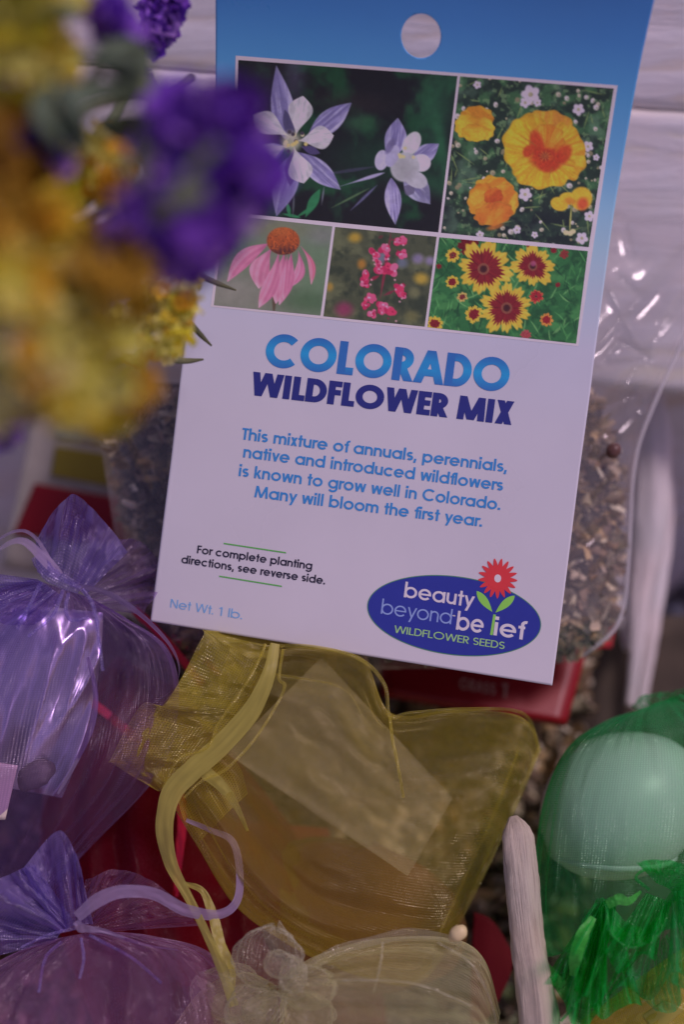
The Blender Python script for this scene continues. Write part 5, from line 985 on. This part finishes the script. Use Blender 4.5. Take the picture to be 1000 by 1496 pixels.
for q, (x0, y0, an, L, w_) in enumerate(((872, 1330, 100, 130, 34), (884, 1326, 84, 150, 40), (980, 1318, 96, 130, 52), (960, 1310, 110, 110, 40), (1000, 1300, 80, 150, 50))):
    an = math.radians(an); dx, dy = math.cos(an), math.sin(an); tip = (x0 + L * dx, y0 + L * dy); d0 = 4.52 - .02 * q
    frill('frill', [(x0 - 16 * dy, y0 + 16 * dx, d0), (x0, y0, d0 - .03), (x0 + 16 * dy, y0 - 16 * dx, d0)], [(tip[0] + w_ * dy, tip[1] - w_ * dx - 26 * rs.rand(), d0 - .05), (tip[0] + .4 * w_ * dy, tip[1] + 12 * rs.randn(), d0 - .10), (tip[0] - .4 * w_ * dy, tip[1] + 14 * rs.randn(), d0 - .02), (tip[0] - w_ * dy, tip[1] + w_ * dx - 30 * rs.rand(), d0 - .08)][::-1], GRNF if q % 2 else GRN, gb, waves=2, amp=.035, seed=200 + q, nv=110)
strap('ribbon', [(868, 1340, 4.42), (852, 1366, 4.38), (842, 1400, 4.37), (838, 1426, 4.40)], [10, 20, 22, 14], GSAT, gb, n=50, twist=.8)
strap('ribbon', [(788, 1396, 4.52), (804, 1424, 4.46), (824, 1440, 4.44)], [8, 22, 14], GSAT, gb, n=40, twist=.5)
strap('ribbon', [(888, 1322, 4.42), (904, 1314, 4.40), (920, 1316, 4.42), (938, 1302, 4.46)], [12, 18, 14, 6], GSAT, gb, n=40, twist=.9)
for pth in ([(872, 1320, 4.46), (846, 1360, 4.43), (830, 1400, 4.43), (822, 1436, 4.44)], [(888, 1330, 4.42), (882, 1390, 4.38), (862, 1440, 4.37), (820, 1492, 4.42)], [(886, 1320, 4.42), (894, 1364, 4.38), (926, 1384, 4.37), (966, 1362, 4.4), (980, 1318, 4.45)], [(912, 1400, 4.46), (894, 1436, 4.44), (870, 1470, 4.44)], [(950, 1300, 4.46), (930, 1282, 4.42), (948, 1270, 4.42), (976, 1280, 4.44)]): thread(pth, .005, GTH, gb)
# the jar under it
jar = thing('jar', P(920, 1330, 4.9), 'pale round glass jar under the green organza', 'jar')
GL = film('milk_glass', haze=.82, c=alb((232, 230, 236), hi=.96), rough=.40, bump=.25, bscale=1.5, gloss=1.0)
nu, nv = 60, 80; ph_ = np.linspace(0, np.pi, nu)[:, None]; th = np.linspace(0, 2 * np.pi, nv, endpoint=False)[None]
q_ = np.sin(ph_) ** .8; ax = (.27 * q_ * np.cos(th), .27 * q_ * np.sin(th), .25 * np.cos(ph_) + 0 * th)
C0 = P(908, 1176, 4.86); VX = P(912, 1180, 4.86) - P(912, 1280, 4.86); VX /= np.linalg.norm(VX); HX = np.array([1.0, 0, 0]); DX = np.cross(VX, HX)
V = C0 + ax[0][..., None] * HX + ax[1][..., None] * DX + ax[2][..., None] * (VX * .97 + HX * .18); obj('bowl', V.reshape(-1, 3), gridF(nu, nv, True), GL, jar)
tq = np.linspace(0, 2 * np.pi, 50); RG = C0 + VX * .20 + HX * .02 + .11 * (np.cos(tq)[:, None] * HX + np.sin(tq)[:, None] * DX); V, F = tube(RG, .016, 10, 80, dims='w'); obj('rim', V, F, GL, jar)
RG = C0 - VX * .16 - HX * .03 + .20 * (np.cos(tq)[:, None] * HX + np.sin(tq)[:, None] * DX); V, F = tube(RG, .02, 10, 80, dims='w'); obj('base_ring', V, F, GL, jar)
# ---- yellow bag in the lower right corner
yb2 = thing('organza_bag', P(960, 1560, 5.0), 'yellow organza bag in the bottom right corner under the green frills', 'gift bag', 'organza gift bags')
pouch('pouch', [(1090, 1340, 1000, 1560, 4.7, .08), (1000, 1386, 930, 1580, 4.68, .14), (920, 1440, 880, 1600, 4.7, .14), (850, 1490, 840, 1620, 4.74, .04)], YELF, yb2, nu=70, ns=110, folds=9, fold_amp=.05, fade=.4, seed=97, wr=.04)
slab('ribbon', [(938, 1484, 4.55), (970, 1462, 4.54), (1002, 1474, 4.54), (960, 1510, 4.55)], YSAT, yb2, 0, .004)
# ================================================================ dried flowers hanging in front, at the left
PET = solid('papery_petals', attr=True, rough=.7, vary=.22, nscale=10, spec=.2, trans=.45)
STEM = solid('dry_stem', alb((92, 92, 82)), c2=alb((62, 62, 52)), rough=.8, nscale=20, bump=.4)
TWIG = solid('dark_twig', alb((58, 56, 48)), c2=alb((80, 74, 60)), rough=.8, nscale=20)
LEAF = solid('grey_leaf', alb((92, 98, 94)), c2=alb((44, 50, 40)), rough=.8, nscale=2.4, trans=.2)
def floret(n, R, depth, lobes=5, seed=0):
    """funnel of papery lobes, opening along +z"""
    rs = np.random.RandomState(seed); nr, ns = 4, lobes * 4; th = np.linspace(0, 2 * np.pi, ns, endpoint=False); r = np.array([.12, .4, .75, 1.0])
    lob = 1 - .30 * np.abs(np.cos(lobes * th / 2 + .4)) ** 3; ru = .16 * np.sin(lobes * th + 1) + .10 * rs.randn(ns)
    V = np.stack([np.stack([R * q * np.cos(th) * (lob if k > 1 else 1), R * q * np.sin(th) * (lob if k > 1 else 1), depth * q ** .7 + R * ru * q * q * (k > 0)], -1) for k, q in enumerate(r)])
    return V.reshape(-1, 3), gridF(nr, ns, True).tolist() + [list(range(ns))[::-1]], np.repeat(r, ns)
def head(name, px, py, d, rpx, n, pal, fr, parent, seed, squash=1.0, lobes=5, throat=.88, fill=.25):
    """a cluster of n florets filling a ball of radius rpx photo pixels"""
    rs = np.random.RandomState(seed); C = P(px, py, d); Rw = rpx / FPX * d; mb = MB(); prot = [floret(0, 1.0, .7, lobes, seed + k) for k in range(4)]
    for i in range(n):
        v = rs.randn(3); v /= np.linalg.norm(v); q = Rw * (fill + (1 - fill) * rs.rand()) ** .5; c = C + v * q * np.array([1, 1, squash])
        z = v * .8 + rs.randn(3) * .45 + np.array([0, -.35, .45]); z /= np.linalg.norm(z); a = np.cross(z, rs.randn(3)); a /= np.linalg.norm(a); b = np.cross(z, a)
        V0, F0, rr_ = prot[rs.randint(4)]; s = fr * rs.uniform(.7, 1.3); col = np.array(pal[rs.randint(len(pal))]) * rs.uniform(.75, 1.25)
        cc_ = col[None] * (throat + (1 - throat) * rr_[:, None]); mb.add(c + s * (V0[:, :1] * a + V0[:, 1:2] * b + V0[:, 2:] * z), F0, np.clip(cc_, .003, .95))
    return mb.build(name, PET, parent)
def stalk(path, r, parent, m=None, name='stem'):
    V, F = tube(path, r, 8, 40); return obj(name, V, F, m or STEM, parent)
VIO = [alb(c) for c in ((104, 54, 166), (84, 40, 146), (126, 78, 192), (66, 26, 116), (140, 96, 204))]
GOLD = [alb(c) for c in ((210, 156, 58), (194, 140, 52), (212, 168, 96), (180, 124, 46), (200, 156, 96))]
OLD = [alb(c) for c in ((150, 108, 44), (132, 92, 40), (160, 120, 54), (116, 80, 38))]
BEI = [alb(c) for c in ((196, 166, 128), (184, 152, 124), (204, 178, 156))]
def sprig(label, at, group='dried flower sprigs'):
    return thing('flower_sprig', P(*at), label, 'dried flower', group)

a = sprig('large blurred violet statice sprig overlapping the left edge of the card', (-100, 540, 3.7))
for i, (x, y, r, n) in enumerate(((322, 190, 44, 30), (346, 254, 44, 30), (276, 236, 50, 34), (300, 296, 50, 36), (244, 312, 38, 24), (262, 352, 46, 32), (206, 360, 26, 16), (270, 180, 26, 14), (326, 316, 34, 18))): head('flower_head', x, y, 2.95 + .07 * (i % 3), r, int(n * .75), VIO + [alb((150, 104, 206))], .056, a, 300 + i)
stalk([(300, 280, 2.76), (248, 300, 2.78), (222, 330, 3.0), (200, 400, 3.4), (120, 460, 3.7), (-160, 560, 3.7)], .02, a)
stalk([(200, 400, 3.4), (210, 300, 3.1), (212, 200, 3.2), (224, 150, 3.3)], .018, a)
stalk([(320, 210, 2.74), (280, 250, 2.76), (240, 310, 2.78)], .012, a)

b = sprig('small crisp violet statice sprig at the top beside the blue of the card', (180, 110, 4.2))
for i, (x, y, r, n) in enumerate(((226, 8, 24, 26), (252, 10, 16, 14), (228, 40, 22, 24), (216, 64, 10, 7), (244, 46, 10, 6), (206, 122, 9, 6))): head('flower_head', x, y, 4.22, r, n, VIO, .030, b, 330 + i, throat=.6)
stalk([(226, 20, 4.25), (208, 70, 4.25), (196, 120, 4.2), (120, 220, 4.0), (-120, 420, 3.8)], .014, b)
b = sprig('blurred violet sprig above the grey leaves at the top', (140, 90, 3.4))
for i, (x, y, r, n) in enumerate(((168, 34, 22, 14), (186, 50, 16, 8), (152, 20, 14, 7))): head('flower_head', x, y, 3.3, r, n, VIO, .04, b, 340 + i)
stalk([(168, 34, 3.32), (130, 120, 3.3), (20, 260, 3.2), (-160, 420, 3.1)], .014, b)
b = sprig('small blurred violet sprig among the yellow flowers below the grey leaves', (60, 260, 3.2))
for i, (x, y, r, n) in enumerate(((52, 196, 22, 12), (72, 226, 18, 10), (40, 180, 10, 5))): head('flower_head', x, y, 3.15, r, n, VIO, .042, b, 350 + i)
stalk([(56, 204, 3.17), (30, 290, 3.2), (-120, 440, 3.1)], .014, b)
b = sprig('violet sprig at the left edge just above the grey shadow', (-20, 660, 3.8))
for i, (x, y, r, n, pal) in enumerate(((-6, 628, 22, 16, VIO), (12, 540, 14, 5, [alb((120, 84, 130))] + BEI), (112, 520, 9, 4, [alb((120, 84, 130))] + BEI))): head('flower_head', x, y, 3.6 if i == 0 else 3.0, r, n, pal, .04, b, 360 + i)
stalk([(-6, 628, 3.62), (-60, 560, 3.4), (-140, 480, 3.2)], .014, b)

def spray(label, at, heads, dpt, fr, seed, root):
    s = sprig(label, at)
    for i, (x, y, r, n, pal) in enumerate(heads):
        head('flower_head', x, y, dpt + .12 * math.sin(i * 2.1), r, n, pal, fr, s, seed + i, lobes=6)
        if i % 2 == 0: stalk([(x, y, dpt + .05), ((x * 2 + root[0]) / 3, (y * 2 + root[1]) / 3 + 20, dpt + .1), root], .010, s)
    return s
MIX = GOLD + BEI[:1]
GTOP = [g * .72 for g in GOLD]
spray('blurred yellow flower spray filling the top left corner', (-60, 120, 2.7), [(34, 40, 48, 22, GTOP), (74, 84, 36, 16, MIX), (4, 104, 48, 20, GTOP), (30, 140, 30, 12, OLD), (84, 16, 28, 10, GOLD + BEI), (24, -20, 50, 20, GTOP), (-24, 60, 40, 14, GOLD)], 3.15, .040, 400, (-260, 300, 2.8))
spray('brownish yellow flower spray at the left edge below the grey leaves', (-60, 300, 2.7), [(6, 210, 38, 14, OLD), (36, 276, 40, 16, OLD + GOLD), (0, 326, 48, 20, OLD), (66, 326, 38, 16, OLD + GOLD), (108, 340, 32, 14, OLD), (-20, 260, 40, 14, OLD)], 3.0, .042, 420, (-260, 420, 2.8))
spray('semi sharp yellow flower spray in front of the whitewashed boards', (110, 340, 3.6), [(104, 232, 24, 15, GOLD), (116, 264, 22, 13, GOLD), (150, 214, 22, 12, MIX), (176, 236, 18, 9, OLD + GOLD), (178, 290, 18, 16, GOLD), (166, 274, 10, 8, OLD), (192, 304, 12, 9, GOLD), (152, 196, 16, 7, OLD), (196, 250, 12, 6, BEI + OLD)], 3.75, .036, 440, (-200, 430, 3.0))
spray('large blurred yellow flower spray in the middle of the left side', (-40, 460, 2.7), [(60, 380, 58, 40, GOLD), (118, 400, 52, 36, MIX), (20, 440, 60, 40, GOLD), (90, 450, 58, 40, GOLD + BEI), (160, 440, 48, 22, OLD + GOLD), (46, 500, 54, 34, GOLD + BEI), (116, 500, 48, 30, MIX), (0, 500, 40, 16, OLD), (170, 380, 40, 16, OLD), (-20, 400, 50, 18, GOLD), (30, 560, 40, 12, BEI + OLD), (64, 550, 36, 12, OLD + BEI)], 2.98, .040, 460, (-260, 560, 2.8))
spray('blurred golden flower spray hanging lowest over the printed packet', (60, 640, 2.9), [(110, 560, 40, 22, GOLD), (146, 580, 36, 18, GOLD), (100, 596, 28, 12, GOLD), (160, 540, 36, 14, MIX), (196, 574, 22, 8, OLD + BEI), (24, 592, 32, 9, BEI)], 3.0, .040, 490, (-240, 600, 2.8))
s = spray('sharper yellow flower spray touching the left edge of the card', (180, 520, 4.0), [(250, 430, 32, 46, GOLD + BEI), (270, 410, 18, 24, GOLD), (276, 440, 15, 22, GOLD), (262, 466, 14, 18, GOLD), (214, 446, 34, 40, BEI + GOLD), (232, 490, 26, 34, MIX), (206, 516, 22, 28, GOLD), (242, 508, 14, 18, GOLD + BEI), (186, 476, 30, 26, BEI + GOLD), (200, 556, 16, 12, BEI + OLD), (240, 462, 22, 24, BEI), (262, 498, 10, 12, GOLD)], 4.08, .024, 520, (-140, 560, 3.4))
for pth in ([(272, 400, 4.28), (292, 404, 4.36), (318, 414, 4.42), (345, 424, 4.44)], [(266, 456, 4.3), (280, 474, 4.38), (294, 490, 4.42), (309, 505, 4.45)], [(238, 522, 4.3), (260, 527, 4.38), (278, 527, 4.42), (297, 525, 4.45)]): stalk(pth, [.008, .010, .009, .003], s, TWIG, 'needle_leaf')

lf = thing('leafy_stem', P(120, 300, 3.4), 'grey green leafy stem with a dark twig tip between the flower sprigs', 'dried leaves')
def leaf(pts, w, name='leaf'):
    n = 24; G = catmull(pts, n); T = np.gradient(G[:, :2], axis=0); T /= np.linalg.norm(T, axis=1)[:, None]; N = np.stack([-T[:, 1], T[:, 0]], -1); ww = w * np.sin(np.pi * np.linspace(.02, 1, n) ** .8); v = np.linspace(-.5, .5, 7); o_ = np.zeros((n, 7, 3))
    for j, q in enumerate(v): o_[:, j, :2] = G[:, :2] + N * (ww * q)[:, None]; o_[:, j, 2] = G[:, 2] + .10 * q * q + .02 * np.sin(np.linspace(0, 7, n) + q * 4)
    o = sheet(name, o_, LEAF, lf); o.modifiers.new('t', 'SOLIDIFY').thickness = .006; return o
leaf([(232, 140, 3.2), (190, 104, 3.1), (150, 86, 3.05), (110, 80, 3.05)], 44); leaf([(222, 96, 3.3), (196, 76, 3.25), (168, 70, 3.2), (140, 60, 3.2)], 40); leaf([(60, 150, 3.0), (110, 140, 3.0), (160, 130, 3.1), (210, 120, 3.2)], 40); leaf([(120, 230, 3.0), (110, 190, 2.95), (100, 150, 2.95), (84, 110, 3.0)], 46); leaf([(140, 178, 3.3), (176, 186, 3.25), (206, 178, 3.2), (246, 150, 3.3)], 44); leaf([(70, 120, 3.0), (60, 160, 2.95), (76, 200, 2.95), (96, 240, 3.0)], 36); leaf([(140, 120, 3.3), (176, 140, 3.3), (200, 130, 3.3), (214, 108, 3.3)], 30); leaf([(120, 24, 3.2), (90, 16, 3.15), (50, 30, 3.1), (30, 60, 3.1)], 30)
stalk([(280, 112, 4.2), (258, 126, 4.1), (222, 140, 3.95), (180, 146, 3.8), (130, 160, 3.6), (60, 210, 3.4), (-160, 360, 3.1)], [.014, .012, .011, .011, .012, .014, .018], lf, TWIG)
stalk([(216, 110, 3.2), (214, 160, 3.1), (210, 240, 3.0), (180, 330, 2.95), (-140, 520, 2.9)], .018, lf)
